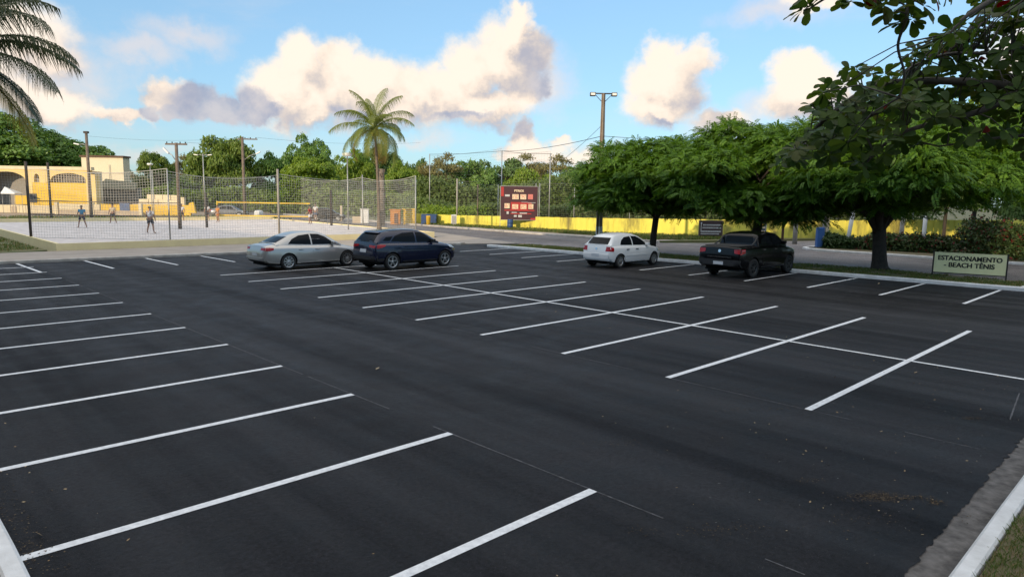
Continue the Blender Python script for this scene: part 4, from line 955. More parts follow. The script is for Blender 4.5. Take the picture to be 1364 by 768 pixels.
# brown notice board
p = on_wall(947, -3.0); zt = top_z(p, 294.2); zb = top_z(p, 314); dp = p.x*hy.x+p.y*hy.y; w_ = 30.5/F_PX*dp
t = empty('notice_board', (p.x, p.y, 0), HEAD+.05, 'dark brown notice board with white lines of writing on the far verge', 'sign')
o = box_part(t, 'board', mat('board_brown', (.045, .022, .022), .6, c2=(.035, .018, .018), scale=3), (0, 0, (zt+zb)/2), (w_, .06, zt-zb)); hb = zt-zb
wr = MB(); q = random.Random(2)
for yy, x0, x1, th in ((.27, .15, .95, .045), (.46, .13, .95, .05), (.70, .06, .95, .055), (.86, .06, .88, .04)):
    x = x0
    while x < x1:
        l = q.uniform(.015, .05); wr.box(((x-.5)*w_, -.036, (.5-yy-th)*hb), ((min(x+l, x1)-.5)*w_, -.031, (.5-yy+th)*hb)); x += l+.012
wr.box((-.45*w_, -.036, -.22*hb), (-.42*w_, -.031, .30*hb)); wr.box((-.46*w_, -.036, .30*hb), (-.40*w_, -.031, .40*hb)); wr.build('lettering', M_BBG, o)
for s in (-1, 1): box_part(t, 'post', M_WOOD, (s*w_*.52, .0, zt/2), (.06, .07, zt))
box_part(t, 'top_rail', M_WOOD, (0, -.0, zt+.03), (w_*1.1, .08, .05))
p = ground(1013, 326); t = empty('banner_sign', (p.x, p.y, .05), HEAD, 'narrow dark blue banner with yellow stripes behind the pickup', 'sign'); dp = p.x*hy.x+p.y*hy.y
o = box_part(t, 'banner', mat('banner_blue', (.05, .09, .13), .6), (0, 0, top_z(p, 302)), (10.5/F_PX*dp, .05, 20/F_PX*dp))
for z in (.12, -.10, -.38): box_part(o, 'stripe', M_BBC if z < 0 else M_YEL, (0, -.029, z), (9/F_PX*dp, .006, .11))
for s in (-1, 1): mb = MB(); mb.tube([(0, 0, -.05), (0, 0, top_z(p, 291)-.02)], .03, 6); mb.build('post', M_GALV, t, (s*5.9/F_PX*dp, 0, 0))
# concrete posts by the side road
G_CP = 'posts along the side road'
for lab, px, py, tp, r, m, ln in (('thick grey concrete post in front of the yellow wall right of the pickup', 1058.5, 323, 277, .17, M_POST, (0, 0)), ('grey round post directly beside the blue cabinet', 1096, 329, 262, .13, M_POST, (0, 0)), ('pale post next to the grey round post and the blue cabinet', 1100.5, 328, 276, .11, M_CREAM, (0, 0)),
        ('slightly leaning white post rising out of the dark clipped bush', 1127, 331, 280, .13, M_WHITE, (.25, -.2)), ('grey post behind the fork of the thick trunk', 1199.5, 326, 286, .16, M_POST, (0, 0)), ('white post in front of the red-flowering hedge left of the signboard', 1228.5, 336, 288, .12, M_WHITE, (0, 0)), ('thin brown post against the yellow wall above the pickup bonnet', 1042, 320, 272, .10, M_BROWN, (0, 0))):
    p = ground(px, py, .1); pole('concrete_post' if m is M_POST else 'post', lab, 'post', (p.x, p.y, .05), top_z(p, tp), r, m, G_CP, None, 10, ln)
p = ground(1091, 330, .1); t = empty('cabinet', (p.x, p.y, .1), HEAD, 'narrow blue cabinet at the corner of the island', 'cabinet'); o = box_part(t, 'body', mat('blue_paint', (.03, .12, .38), .5), (0, 0, .72), (.46, .35, 1.36), 0, .02); box_part(t, 'foot', M_CONC, (0, 0, .03), (.5, .4, .08)); box_part(o, 'door', mat('blue_paint_dark', (.025, .10, .32), .5), (0, -.18, 0), (.38, .015, 1.2), 0, .005); box_part(o, 'handle', M_GALV, (.13, -.195, .05), (.03, .02, .14))
# boxes by the road behind the court
def crate(name, label, cat, px0, px1, pt, pbm, m, extra=None, depth=None, group=None, mroof=None):
    p = ground((px0+px1)/2, pbm); dp = p.x*hy.x+p.y*hy.y; w = (px1-px0)/F_PX*dp; h = top_z(p, pt)
    t = empty(name, (p.x, p.y, 0), HEAD+.05, label, cat, group); o = box_part(t, 'body', m, (0, w*.4, h/2), (w, w*.8, h), 0, .03); return t, o, w, h
t, o, w, h = crate('kiosk', 'orange kiosk behind the palm trunk', 'kiosk', 520, 533, 280, 299, M_ORANGE); box_part(t, 'roof', M_ORANGE, (0, w*.4, h+.05), (w*1.15, w*.95, .1)); box_part(o, 'door', M_BROWN, (w*.1, -w*.405, -h*.08), (w*.4, .02, h*.7))
t, o, w, h = crate('kiosk', 'bright yellow kiosk beside the orange one', 'kiosk', 537, 552.5, 279, 299, M_YEL); box_part(t, 'roof', M_YEL, (0, w*.4, h+.05), (w*1.15, w*.95, .1)); box_part(o, 'hatch', M_TAPE, (-w*.12, -w*.405, h*.12), (w*.55, .02, h*.4))
t, o, w, h = crate('dumpster', 'dark blue dumpster by the street behind the sand court', 'dumpster', 561, 581, 286.5, 300, M_BLUE); box_part(t, 'lid', M_BLUE, (0, w*.4, h+.04), (w*1.04, w*.84, .07), 0, .02)
for s in (-1, 1): box_part(o, 'rib', M_BLUE, (s*w*.25, -w*.41, 0), (.08, .04, h*.85))
p = ground(570.5, 300.8); t = empty('bin', (p.x, p.y, 0), HEAD, 'small yellow bin standing before the blue dumpster', 'bin'); mb = MB(); mb.lathe([(0, .02), (.2, .02), (.25, .95), (.27, .97), (.25, 1.0), (0, 1.02)], n=14); mb.build('body', M_YEL, t); box_part(t, 'lid', M_TAPE, (0, 0, 1.05), (.42, .42, .06), 0, .02)
t, o, w, h = crate('utility_cabinet', 'pale grey utility cabinet at the left end of the yellow wall', 'cabinet', 601, 608, 286, 302, M_WHITE); box_part(o, 'door', M_GALV, (0, -w*.405, 0), (w*.8, .02, h*.85)); box_part(t, 'plinth', M_CONC, (0, w*.4, .04), (w*1.1, w*.9, .14))
p = ground(486, 297); t = empty('low_wall', (p.x, p.y, 0), HEAD, 'pale low wall with a white gate pier behind the sand court', 'wall'); box_part(t, 'pier', M_WHITE, (0, 0, .75), (.9, .3, 1.6), 0, .02); box_part(t, 'coping', M_WHITE, (0, 0, 1.58), (1.0, .4, .08)); box_part(t, 'panel', M_BEIGE, (-.9, .05, .35), (1.0, .2, .8))
p = ground(345, 294.5); t = empty('white_tank', (p.x, p.y, .1), 0, 'white water tank behind the yellow net', 'tank'); mb = MB(); mb.lathe([(0, 0), (.5, 0), (.52, .05), (.5, .5), (.52, .55), (.5, 1.0), (.35, 1.12), (0, 1.15)], n=18); mb.build('body', M_WHITE, t); mb = MB(); mb.lathe([(.0, 1.12), (.17, 1.12), (.17, 1.2), (0, 1.22)], n=12); mb.build('lid', M_BLUE, t)
# ---- the buildings at the far left
def B(dep): # local frame: origin under column 60 at that depth
    p = far(60, 262, dep); return Vector((p.x, p.y, 0))
DEP = 96.0; OB = B(DEP)
def lx(px): return (px-60)/F_PX*DEP
def lz(py): return top_z(OB.to_2d(), py)
t = empty('yellow_building', OB, HEAD, 'long yellow and cream building with arched openings at the far left', 'building')
M_PALEY = mat('pale_yellow_paint', (.74, .56, .24), .85, c2=(.66, .48, .19), scale=.7, detail=8)
def bw(name, m, x0, x1, y0, y1, d0=0.0, d1=.4, par=None, bev=0):
    mb = MB(); mb.box((lx(x0), d0, lz(y1)), (lx(x1), d1, lz(y0))); return mb.build(name, m, par or t)
def arch_wall(name, m, x0, x1, yb, yt, ax0, ax1, aspr, atop, d0, d1, par):
    """wall with one arched opening from its foot (or from yb)"""
    n = 14; X = [lx(x0)]+[lx(ax0)+(lx(ax1)-lx(ax0))*i/n for i in range(n+1)]+[lx(x1)]; zb_, zt_ = lz(yb), lz(yt); mb = MB()
    cxm = (lx(ax0)+lx(ax1))/2; hw = (lx(ax1)-lx(ax0))/2; zs, za = lz(aspr), lz(atop)
    zz = [zs+(za-zs)*math.sqrt(max(0, 1-((x-cxm)/hw)**2)) for x in X[1:-1]]
    mb.box((X[0], d0, zb_), (X[1], d1, zt_)); mb.box((X[-2], d0, zb_), (X[-1], d1, zt_))
    for i in range(n):
        a, c = X[1+i], X[2+i]; vs = [(a, d0, zz[i]), (c, d0, zz[i+1]), (c, d0, zt_), (a, d0, zt_), (a, d1, zz[i]), (c, d1, zz[i+1]), (c, d1, zt_), (a, d1, zt_)]
        mb.add(vs, [(0, 1, 2, 3), (7, 6, 5, 4), (0, 4, 5, 1), (3, 2, 6, 7)])
    return mb.build(name, m, par)
M_ARC = mat('arcade_grey', (.30, .28, .25), .9)
arch_wall('arcade_wall', M_PALEY, -80, 44, 290, 224, -18, 38, 245, 229, 0, .5, t)
arch_wall('front_wall', M_PALEY, 44.02, 62, 243, 226, 47, 54, 237, 231.5, .0, .5, t); bw('front_panel', M_YEL, 44.05, 118, 243.02, 275, .01, .5)
arch_wall('window_wall', M_PALEY, 62.02, 122, 242.5, 226, 68, 117, 240, 230, .02, .52, t)
mb = MB()
for i in range(1, 14): mb.box((lx(68)+i*(lx(117)-lx(68))/14-.03, .2, lz(242.5)), (lx(68)+i*(lx(117)-lx(68))/14+.03, .26, lz(230)))
for i in range(1, 5): mb.box((lx(68), .27, lz(242.5)+i*.27-.02), (lx(117), .33, lz(242.5)+i*.27+.02))
mb.build('window_grille', M_BEIGE, t); bw('window_recess', M_GLASSD, 66, 120, 229, 245, 1.2, 1.3); bw('arcade_back', M_ARC, -60, 46, 227, 290, 2.6, 2.8)
bw('side_door', M_GLASSD, 40, 49, 258, 270, -.06, .0); bw('corner_pier', M_PALEY, 118.5, 131, 231.5, 276, -.5, .6); bw('parapet', M_CREAM, -82, 124, 221.5, 226, -.08, .7); bw('body', M_CREAM, -80, 104, 226.5, 290, 3.0, 6.0); bw('flat_roof', M_CREAM, -80, 104, 226.2, 227.5, .5, 6.0)
bw('inner_panel', M_YEL, 8, 31, 261, 273, 1.6, 2.0); bw('plinth', M_CREAM, -82, 79, 273.5, 293, -.9, -.05); bw('plinth_door', M_BEIGE, 20, 27, 275, 290, -.96, -.91)
p = far(16, 262, 94); t2 = empty('canopy', (p.x, p.y, 0), HEAD, 'small white sun canopy under the arch of the yellow building', 'canopy'); zc_ = top_z(p.to_2d(), 257); z2 = top_z(p.to_2d(), 249); mb = MB(); mb.add([(-1.0, -.7, zc_), (.9, -.7, zc_), (.9, .9, zc_), (-1.0, .9, zc_), (-1.0, .1, z2), (-.9, .1, z2), (-1.0, -.7, zc_-.12), (.9, -.7, zc_-.12), (.9, .9, zc_-.12), (-1.0, .9, zc_-.12)], [(0, 1, 5, 4), (1, 2, 5), (2, 3, 4, 5), (3, 0, 4), (0, 6, 7, 1), (1, 7, 8, 2), (2, 8, 9, 3), (3, 9, 6, 0)]); mb.build('cover', M_WHITE, t2)
for sx_ in (-.9, .8):
    for sy_ in (-.6, .8): mb = MB(); mb.tube([(sx_, sy_, 0), (sx_, sy_, zc_-.05)], .03, 6); mb.build('leg', M_GALV, t2)
p = far(139, 262, 128); DEP2 = 128; t3 = empty('cream_block', (p.x, p.y, 0), HEAD, 'plain cream block with brown roof edge rising behind the yellow building', 'building'); zt = top_z(p.to_2d(), 209.5); hw = 27.5/F_PX*DEP2
mb = MB(); mb.box((-hw, 0, 0), (hw, 2.2, zt)); mb.build('wall', mat('pale_cream', (.72, .63, .45), .85, c2=(.68, .58, .40), scale=.4), t3); mb = MB(); mb.box((-hw-.2, -.25, zt+.002), (hw+.2, 2.4, zt+.32)); mb.build('roof', M_BROWN, t3); zb = top_z(p.to_2d(), 230); mb = MB(); mb.box((-hw-.03, -.05, zb-.1), (hw+.05, .0, zb+.06)); mb.build('string_course', M_BEIGE, t3); mb = MB(); mb.tube([(hw*.35, -.2, zb-1.5), (hw*.35, -.2, zb+1.5)], .05, 6); mb.build('downpipe', M_GALV, t3)
p = far(160, 262, 104); t4 = empty('shed', (p.x, p.y, 0), HEAD, 'dark grey shed with sloping mossy roof right of the yellow building', 'shed'); D4 = 104
X = lambda px: (px-160)/F_PX*D4; Z = lambda py: top_z(p.to_2d(), py)
mb = MB(); mb.box((X(131), .3, 0), (X(182), 1.6, Z(250))); mb.build('wall', M_GREYD, t4); mb = MB(); mb.add([(X(130), -.3, Z(250)), (X(183), -.3, Z(252)), (X(174), 2.2, Z(243)), (X(131), 2.2, Z(238)), (X(130), -.3, Z(251.5)), (X(183), -.3, Z(253.5))], [(0, 1, 2, 3), (0, 4, 5, 1)]); mb.build('roof', mat('mossy_roof', (.10, .11, .06), .9, c2=(.16, .14, .09), scale=1.2), t4)
mb = MB()
for i in range(11): x = X(133)+(X(181)-X(133))*i/10; mb.box((x-.03, .22, .2), (x+.03, .29, Z(253.8)))
for i in range(6): z = .6+i*.75; mb.box((X(132), .15, z-.03), (X(181.5), .21, z+.03))
mb.build('grille', M_POST, t4)
p = far(200, 262, 93); D5 = 93; t5 = empty('grandstand', (p.x, p.y, 0), HEAD, 'stepped beige stand behind a yellow wall, beyond the sand court', 'grandstand'); X = lambda px: (px-200)/F_PX*D5; Z = lambda py: top_z(p.to_2d(), py)
mb = MB(); mb.box((X(133), 0, 0), (X(253), .3, Z(272.5))); mb.build('front_wall', M_YEL, t5); bb_ = MB(); bb_.box((X(130), -.6, 0), (X(190), -.01, Z(283))); bb_.build('kerb_wall', M_BEIGE, t5)
for i, (x0, x1, yt, d) in enumerate(((171, 232, 271.8, .8), (176, 228, 265.5, 1.6), (183, 226, 259, 2.4))):
    mb = MB(); n = 4; w = (X(x1)-X(x0))/n
    for k in range(n): mb.box((X(x0)+k*w+.04, d+.02*k, 0), (X(x0)+(k+1)*w-.04, d+.76, Z(yt)-.02*k))
    tag(mb.build('step', M_CREAM if i else M_BEIGE, t5))
mb = MB(); mb.box((X(236), .4, 0), (X(243), .9, Z(262))); mb.build('pier', M_CREAM, t5); mb = MB(); mb.add([(X(250), -.05, Z(283)), (X(260), -.05, Z(283)), (X(257), -.05, Z(268)), (X(251), -.05, Z(270)), (X(250), .35, Z(283)), (X(260), .35, Z(283)), (X(257), .35, Z(268)), (X(251), .35, Z(270))], [(0, 1, 2, 3), (7, 6, 5, 4), (0, 4, 5, 1), (1, 5, 6, 2), (2, 6, 7, 3), (3, 7, 4, 0)]); mb.build('end_wing', M_YEL, t5); mb = MB(); mb.box((X(159), -.05, Z(284)), (X(172), -.012, Z(271))); mb.build('blue_panel', M_BLUE, t5)
p = far(128, 262, 88); t6 = empty('garden_wall', (p.x, p.y, 0), HEAD, 'low beige rendered wall with capped piers in front of the yellow building', 'wall'); D6 = 88; X = lambda px: (px-128)/F_PX*D6; Z = lambda py: top_z(p.to_2d(), py)
mb = MB(); mb.box((X(74), 0, 0), (X(186), .2, Z(280))); mb.build('panel', M_BEIGE, t6); mb = MB(); mb.box((X(78), -.05, Z(280)+.002), (X(132), .25, Z(272))); mb.build('upper_panel', M_CREAM, t6)
for px in (74, 122, 186): mb = MB(); mb.box((X(px)-.2, -.1, 0), (X(px)+.2, .3, Z(270))); mb.build('pier', M_CREAM, t6)
# ---- unseen blockers made up behind the camera to keep the lot in shade
blocker = empty('shade_blocker', (-14, -8, 0), 0, 'unseen, made-up long dark grey hall behind the photographer, shading the lot', 'building')
M_BLOCKER = mat('blocker_grey', (.07, .07, .068), .9, c2=(.045, .045, .044), scale=.5)
mb = MB(); mb.box((-9, -42, 0), (0, 31, 15.0)); mb.build('wall', M_BLOCKER, blocker); mb = MB(); mb.add([(-9.5, -42.6, 15.01), (.6, -42.6, 15.01), (-4.4, -42.6, 16.2), (-9.5, 31.6, 15.01), (.6, 31.6, 15.01), (-4.4, 31.6, 14.6)], [(0, 1, 2), (5, 4, 3), (1, 4, 5, 2), (3, 0, 2, 5), (0, 3, 4, 1)]); mb.build('roof', M_BROWN, blocker)
for i in range(14):
    w = box_part(blocker, 'window', M_GLASSD, (.012, -39+i*5.2, 8.6), (.02, 3.4, 1.4)); box_part(w, 'frame', M_WHITE, (.02, 0, 0), (.03, .08, 1.4))
low_blocker = empty('low_shade_blocker', (-16, 24, 0), 0, 'unseen, made-up dark grey annex behind the photographer, beside the sports hall', 'building')
mb = MB(); mb.box((-9, 0, 0), (0, 46, 8.6)); mb.build('wall', M_BLOCKER, low_blocker); mb = MB(); mb.box((-9.4, -.4, 8.602), (.5, 46.4, 9.1)); mb.build('roof', M_BROWN, low_blocker)
for i in range(8): box_part(low_blocker, 'window', M_GLASSD, (.012, 4+i*5.4, 5.2), (.02, 2.6, 1.5))
# ------------------------------------------------------------------ vehicles
def paint(name, c, metal=.0, rough=.30, coat=.6, spec=.5):
    return mat(name, c, rough, .06, 60, metal=metal, coat=coat, spec=spec, coords='Object', detail=2)
M_TYRE = mat('tyre_rubber', (.018, .018, .018), .85, scale=20); M_PLAS = mat('black_trim', (.022, .022, .023), .6, scale=20)
M_RIM = mat('alloy', (.50, .50, .50), .35, metal=.85, scale=20); M_RIMD = mat('dark_alloy', (.07, .07, .072), .4, metal=.7, scale=20)
M_WGLASS = mat('car_glass', (.010, .012, .014), .05, scale=2, spec=.10); M_TAIL = mat('tail_lamp', (.42, .014, .018), .15, c2=(.30, .010, .014), scale=12, coat=.3, spec=.3)
M_HEADL = mat('head_lamp', (.55, .57, .58), .12, scale=12, coat=1); M_CHROME = mat('chrome', (.6, .6, .6), .15, metal=1, scale=5); M_PLATE = mat('number_plate', (.62, .64, .66), .5, scale=5)
M_WELL = mat('wheel_well', (.006, .006, .006), .95, scale=3)
def interp(P, x):
    if x <= P[0][0]: return P[0][1]
    for (a, b), (c, d) in zip(P, P[1:]):
        if x <= c:
            t = (x-a)/(c-a); return b+(d-b)*t
    return P[-1][1]
def cat_spline(P, n=5):
    return [(v.x, v.y) for v in smooth_line([Vector((*p, 0)) for p in P], n)]
def evaluated(o):
    dg = bpy.context.evaluated_depsgraph_get(); me = bpy.data.meshes.new_from_object(o.evaluated_get(dg)); o.modifiers.clear(); o.data = me; return me
def car(name, label, S, loc, rz, scale, mp, cat='car', group='parked cars in the lot'):
    """S holds the outlines; x runs from the rear bumper (0) to the front, y to the left, z up"""
    L_, W, xr, xf, r = S['L'], S['W']/2, S['xr'], S['xf'], S['r']
    root = empty(name, loc, rz, label, cat, group); root.scale = (scale[0], scale[1], scale[2]); off = Vector((-(xr+xf)/2, 0, 0))
    top = S['top']; bot = S['bot']; wid = S['wid']                    # deck height, sill height and half-width along x
    X = sorted(set([p[0] for p in top]+[p[0] for p in wid]+[L_*i/16 for i in range(17)]))
    X = [x for i, x in enumerate(X) if i == 0 or x-X[i-1] > .03]
    mb = MB(); rows = []
    for x in X:
        zt, zb, w = interp(top, x), interp(bot, x), interp(wid, x)*W; zs = S['shoulder'](x) if 'shoulder' in S else zt-.09; zs = min(zs, zt-.05)
        prof = [(0, zb), (w*.80, zb), (w*.95, zb+.05), (w*.985, zb+.16), (w*1.0, (zb+zs)*.5+.04), (w*.985, zs-.06), (w*.955, zs), (w*.86, zs+(zt-zs)*.55), (w*.62, zt-.012), (w*.3, zt+.002), (0, zt+.006)]
        rows.append([(x, -y, z) for y, z in prof]+[(x, y, z) for y, z in prof[-2:0:-1]])
    n = len(rows[0]); vs = [v for r_ in rows for v in r_]; fs = []
    for i in range(len(rows)-1):
        for k in range(n): fs.append((i*n+k, i*n+(k+1) % n, (i+1)*n+(k+1) % n, (i+1)*n+k))
    fs += [tuple(range(n-1, -1, -1)), tuple(range((len(rows)-1)*n, len(rows)*n))]
    mb.add(vs, fs, True)
    body = mb.build('body', [mp], root, off, fixn=True)
    m = body.modifiers.new('bev', 'BEVEL'); m.width = .05; m.segments = 3; m.limit_method = 'ANGLE'; m.angle_limit = R(60)
    cut = MB()
    for xx in (xr, xf):
        for s in (-1, 1):
            M = Matrix.Translation((xx, s*W*.98, r)); ar = r*1.17
            cut.lathe([(0.001, -.30), (ar, -.30), (ar, .30), (.001, .30)], axis='y', n=28, M=M)
    co = cut.build('cutter', [M_WELL], None, off, fixn=True); co.matrix_world = Matrix.Translation(off)
    bpy.context.view_layer.update()
    co.parent = root
    b2 = body.modifiers.new('arch', 'BOOLEAN'); b2.operation = 'DIFFERENCE'; b2.object = co; b2.solver = 'EXACT'; b2.material_mode = 'TRANSFER'
    bpy.context.view_layer.update(); me = evaluated(body); bpy.data.objects.remove(co)
    me.polygons.foreach_set('use_smooth', [True]*len(me.polygons)); me.set_sharp_from_angle(angle=R(38))
    # cabin
    CP = S['cabin']; zb0 = S['belt']; wb, kk = S['wbelt']*W, S['tumble']
    ys = lambda x, z: (wb-(z-zb0)*kk)*(1-.035*max(0, (x-S['cabin'][-1][0]+1.0))**2-.03*max(0, (CP[0][0]+.8-x))**2)
    P2 = cat_spline(CP, 5); mb = MB(); rows = []
    for x, z in P2:
        y = ys(x, z); yb_ = ys(x, zb0)
        c = .035
        row = [(x, -yb_, zb0-.12), (x, -ys(x, zb0+(z-zb0)*.5), zb0+(z-zb0)*.5), (x, -y+.0, z-.06 if z-zb0 > .08 else z-.01), (x, -y+.055, z-.012), (x, -y*.6, z+c*.6), (x, 0, z+c)]
        rows.append(row+[(a, -b, d) for a, b, d in row[-2::-1]])
    n = len(rows[0]); vs = [v for r_ in rows for v in r_]; fs = []
    for i in range(len(rows)-1):
        for k in range(n-1): fs.append((i*n+k, (i+1)*n+k, (i+1)*n+k+1, i*n+k+1))
    fs += [tuple(range(n)), tuple(range(len(vs)-1, len(vs)-n-1, -1))]
    mb.add(vs, fs, True)
    cab = mb.build('roof', [mp], root, off, sharp=42, fixn=True)
    bvs = [BVHTree.FromPolygons([v.co for v in o.data.vertices], [tuple(p.vertices) for p in o.data.polygons]) for o in (body, cab)]
    def hit(o, d):
        best = None
        for b in bvs:
            h = b.ray_cast(o, d, 20)
            if h[0] is not None and (best is None or h[3] < best[3]): best = h
        return best
    def patch(nm, m, lower, upper, view, parent=root, offs=.006, nx=10, ny=4, thick=.012, m2=None):
        """shell laid onto the skin: lower/upper outlines in (u, z); view 'l','r' (from a side), 'b' rear, 'f' front"""
        mbp = MB(); G = []
        for j in range(ny+1):
            row = []
            for i in range(nx+1):
                t = i/nx
                def at(P):
                    f = t*(len(P)-1); k = min(int(f), len(P)-2); return Vector(P[k]).lerp(Vector(P[k+1]), f-k)
                u, z = at(lower).lerp(at(upper), j/ny)
                o, d = dict(l=(Vector((u, 5, z)), Vector((0, -1, 0))), r=(Vector((u, -5, z)), Vector((0, 1, 0))), b=(Vector((-5, u, z)), Vector((1, 0, 0))), f=(Vector((9, u, z)), Vector((-1, 0, 0))))[view]
                h = hit(o, d)
                if h is None: row.append(None)
                else: row.append(((h[0]-d*offs), (h[0]+d*thick)))
            G.append(row)
        flat = [p for row in G for p in row if p]
        if not flat: return None
        for row in G:
            for i in range(len(row)):
                if row[i] is None:
                    near_ = [p for p in row if p]; row[i] = near_[0] if near_ else flat[0]
        w_ = nx+1; vs = [p[0] for row in G for p in row]+[p[1] for row in G for p in row]; N_ = w_*(ny+1); fs = []
        for j in range(ny):
            for i in range(nx): fs.append((j*w_+i, j*w_+i+1, (j+1)*w_+i+1, (j+1)*w_+i))
        ring = [i for i in range(w_)]+[j*w_+nx for j in range(1, ny+1)]+[ny*w_+i for i in range(nx-1, -1, -1)]+[j*w_ for j in range(ny-1, 0, -1)]
        for a, b in zip(ring, ring[1:]+ring[:1]): fs.append((a, a+N_, b+N_, b))
        mbp.add(vs, fs, True); return mbp.build(nm, m, parent, off if parent is root else (0, 0, 0), sharp=40, fixn=True)
    for (nm, m, lo_, up_, v, kw) in S['patches'](mp):
        for vv in (('l', 'r') if v == 's' else (v,)):
            o = patch(nm, m, lo_, up_, vv, **{k: a for k, a in kw.items() if k not in ('handle', 'mirror')})
            if o and kw.get('handle'):
                hx_, hz = kw['handle']; sy = 1 if vv == 'l' else -1; h = hit(Vector((hx_, 5*sy, hz)), Vector((0, -sy, 0)))
                hb = MB(); y = h[0].y; hb.box((hx_-.09, min(y-.0*sy, y+.035*sy), hz-.016), (hx_+.09, max(y, y+.035*sy), hz+.016)); ho = hb.build('handle', S.get('handle_mat') or mp, o); bevel(ho, .01)
    # mirrors
    for s in (-1, 1):
        mx_, mz = S['mirror']; y = ys(mx_, mz); hb = MB(); hb.box((mx_-.07, min(s*(y+.02), s*(y+.20)), mz-.055), (mx_+.07, max(s*(y+.02), s*(y+.20)), mz+.075)); hb.box((mx_-.03, min(s*(y-.04), s*(y+.06)), mz-.06), (mx_+.05, max(s*(y-.04), s*(y+.06)), mz-.02))
        bevel(hb.build('side_mirror', S.get('mirror_mat') or mp, root, off), .03, 3)
    # wheels
    for xx in (xr, xf):
        for s in (-1, 1):
            w = empty('wheel', Vector((xx, s*(W-.115), r))+off); w.parent = root; M = Matrix.Scale(s, 4, (0, 1, 0))
            tb = MB(); hw = .105; rr = S['rim']; tb.lathe([(rr, -hw*.9), (r*.93, -hw), (r*.985, -hw*.8), (r, -hw*.4), (r, hw*.4), (r*.985, hw*.8), (r*.93, hw), (rr+.012, hw*.92), (rr, hw*.7)], axis='y', n=36, M=M); tb.build('tyre', M_TYRE, w, fixn=True)
            rb = MB(); rb.lathe([(rr, -hw*.8), (rr-.012, -hw*.2), (rr-.02, hw*.3)], axis='y', n=36, M=M); rb.lathe([(rr+.006, hw*.92), (rr-.012, hw*.97), (rr-.028, hw*.80), (rr-.03, hw*.3)], axis='y', n=36, M=M); rb.lathe([(.001, hw*.95), (.045, hw*.95), (.06, hw*.8), (.065, hw*.4)], axis='y', n=20, M=M)
            ns = S['spokes']
            for k in range(ns):
                a = 2*math.pi*k/ns
                for da in ((-.14, .14) if S.get('twin') else (0,)):
                    Ma = M @ Matrix.Rotation(a, 4, 'Y'); w0, w1 = (.022, .016) if S.get('twin') else (.036, .026); c0, c1 = math.sin(da*.3)*.05, da*rr*.9
                    vs = [(c0-w0, hw*.50, .04), (c0+w0, hw*.50, .04), (c1+w1, hw*.60, rr-.015), (c1-w1, hw*.60, rr-.015), (c0-w0*.8, hw*.88, .04), (c0+w0*.8, hw*.88, .04), (c1+w1*.8, hw*.86, rr-.015), (c1-w1*.8, hw*.86, rr-.015)]
                    rb.add([Ma @ Vector(v) for v in vs], [(0, 3, 2, 1), (4, 5, 6, 7), (0, 1, 5, 4), (1, 2, 6, 5), (2, 3, 7, 6), (3, 0, 4, 7)])
            rb.build('rim', S['rim_mat'], w, fixn=True)
            db = MB(); db.lathe([(.001, hw*.25), (rr-.02, hw*.25), (rr-.02, -hw*.5), (.001, -hw*.5)], axis='y', n=24, M=M); db.build('brake_disc', M_PLAS, w, fixn=True)
    ub = MB(); ub.box((.25, -W*.78, S['under']), (L_-.25, W*.78, S['under']+.25)); ub.build('underbody', M_WELL, root, off)
    return root
def glass(lo_, up_, v='s', **k): return ('window' if v == 's' else ('rear_window' if v == 'b' else 'windscreen'), M_WGLASS, lo_, up_, v, dict(dict(offs=.005, nx=14, ny=5), **k))
# silver sedan
def p_sedan(mp):
    return [glass([(1.02, 1.02), (1.6, .985), (2.02, .965)], [(1.22, 1.20), (1.55, 1.335), (2.02, 1.385)]), glass([(2.08, .963), (2.6, .955), (3.10, .945)], [(2.08, 1.387), (2.42, 1.375), (2.72, 1.26), (3.06, .985)]),
     glass([(-.56, 1.075), (.56, 1.075)], [(-.50, 1.30), (.50, 1.30)], 'b'), glass([(-.66, 1.00), (.66, 1.00)], [(-.50, 1.33), (.50, 1.33)], 'f'),
     ('door', mp, [(1.36, .42), (1.5, .30), (2.03, .28)], [(1.30, .93), (2.03, .925)], 's', dict(offs=.004, handle=(1.50, .80))), ('door', mp, [(2.06, .28), (2.98, .28)], [(2.06, .925), (3.08, .895)], 's', dict(offs=.004, handle=(2.24, .79))),
     ('tail_light', M_TAIL, [(.03, .78), (.20, .77), (.36, .80)], [(.04, .90), (.20, .91), (.38, .89)], 's', dict(offs=.012, nx=8)), ('tail_light', M_TAIL, [(-.80, .78), (-.46, .80)], [(-.80, .90), (-.46, .89)], 'b', dict(offs=.012, nx=6)), ('tail_light', M_TAIL, [(.46, .80), (.80, .78)], [(.46, .89), (.80, .90)], 'b', dict(offs=.012, nx=6)),
     ('number_plate', M_PLATE, [(-.20, .56), (.20, .56)], [(-.20, .68), (.20, .68)], 'b', dict(offs=.015, nx=4)), ('bumper_trim', M_PLAS, [(-.62, .26), (.62, .26)], [(-.66, .36), (.66, .36)], 'b', dict(offs=.01)),
     ('bumper', mp, [(-.84, .37), (.84, .37)], [(-.84, .50), (.84, .50)], 'b', dict(offs=.035, nx=14)), ('boot_lid', mp, [(-.44, .53), (.44, .53)], [(-.45, .93), (.45, .93)], 'b', dict(offs=.006, nx=10)),
     ('headlight', M_HEADL, [(3.98, .68), (4.30, .62)], [(3.90, .78), (4.22, .72)], 's', dict(offs=.01, nx=6)), ('grille', M_PLAS, [(-.45, .40), (.45, .40)], [(-.50, .56), (.50, .56)], 'f', dict(offs=.012)), ('sill', M_PLAS, [(1.32, .20), (3.2, .20)], [(1.32, .255), (3.2, .255)], 's', dict(offs=.006))]
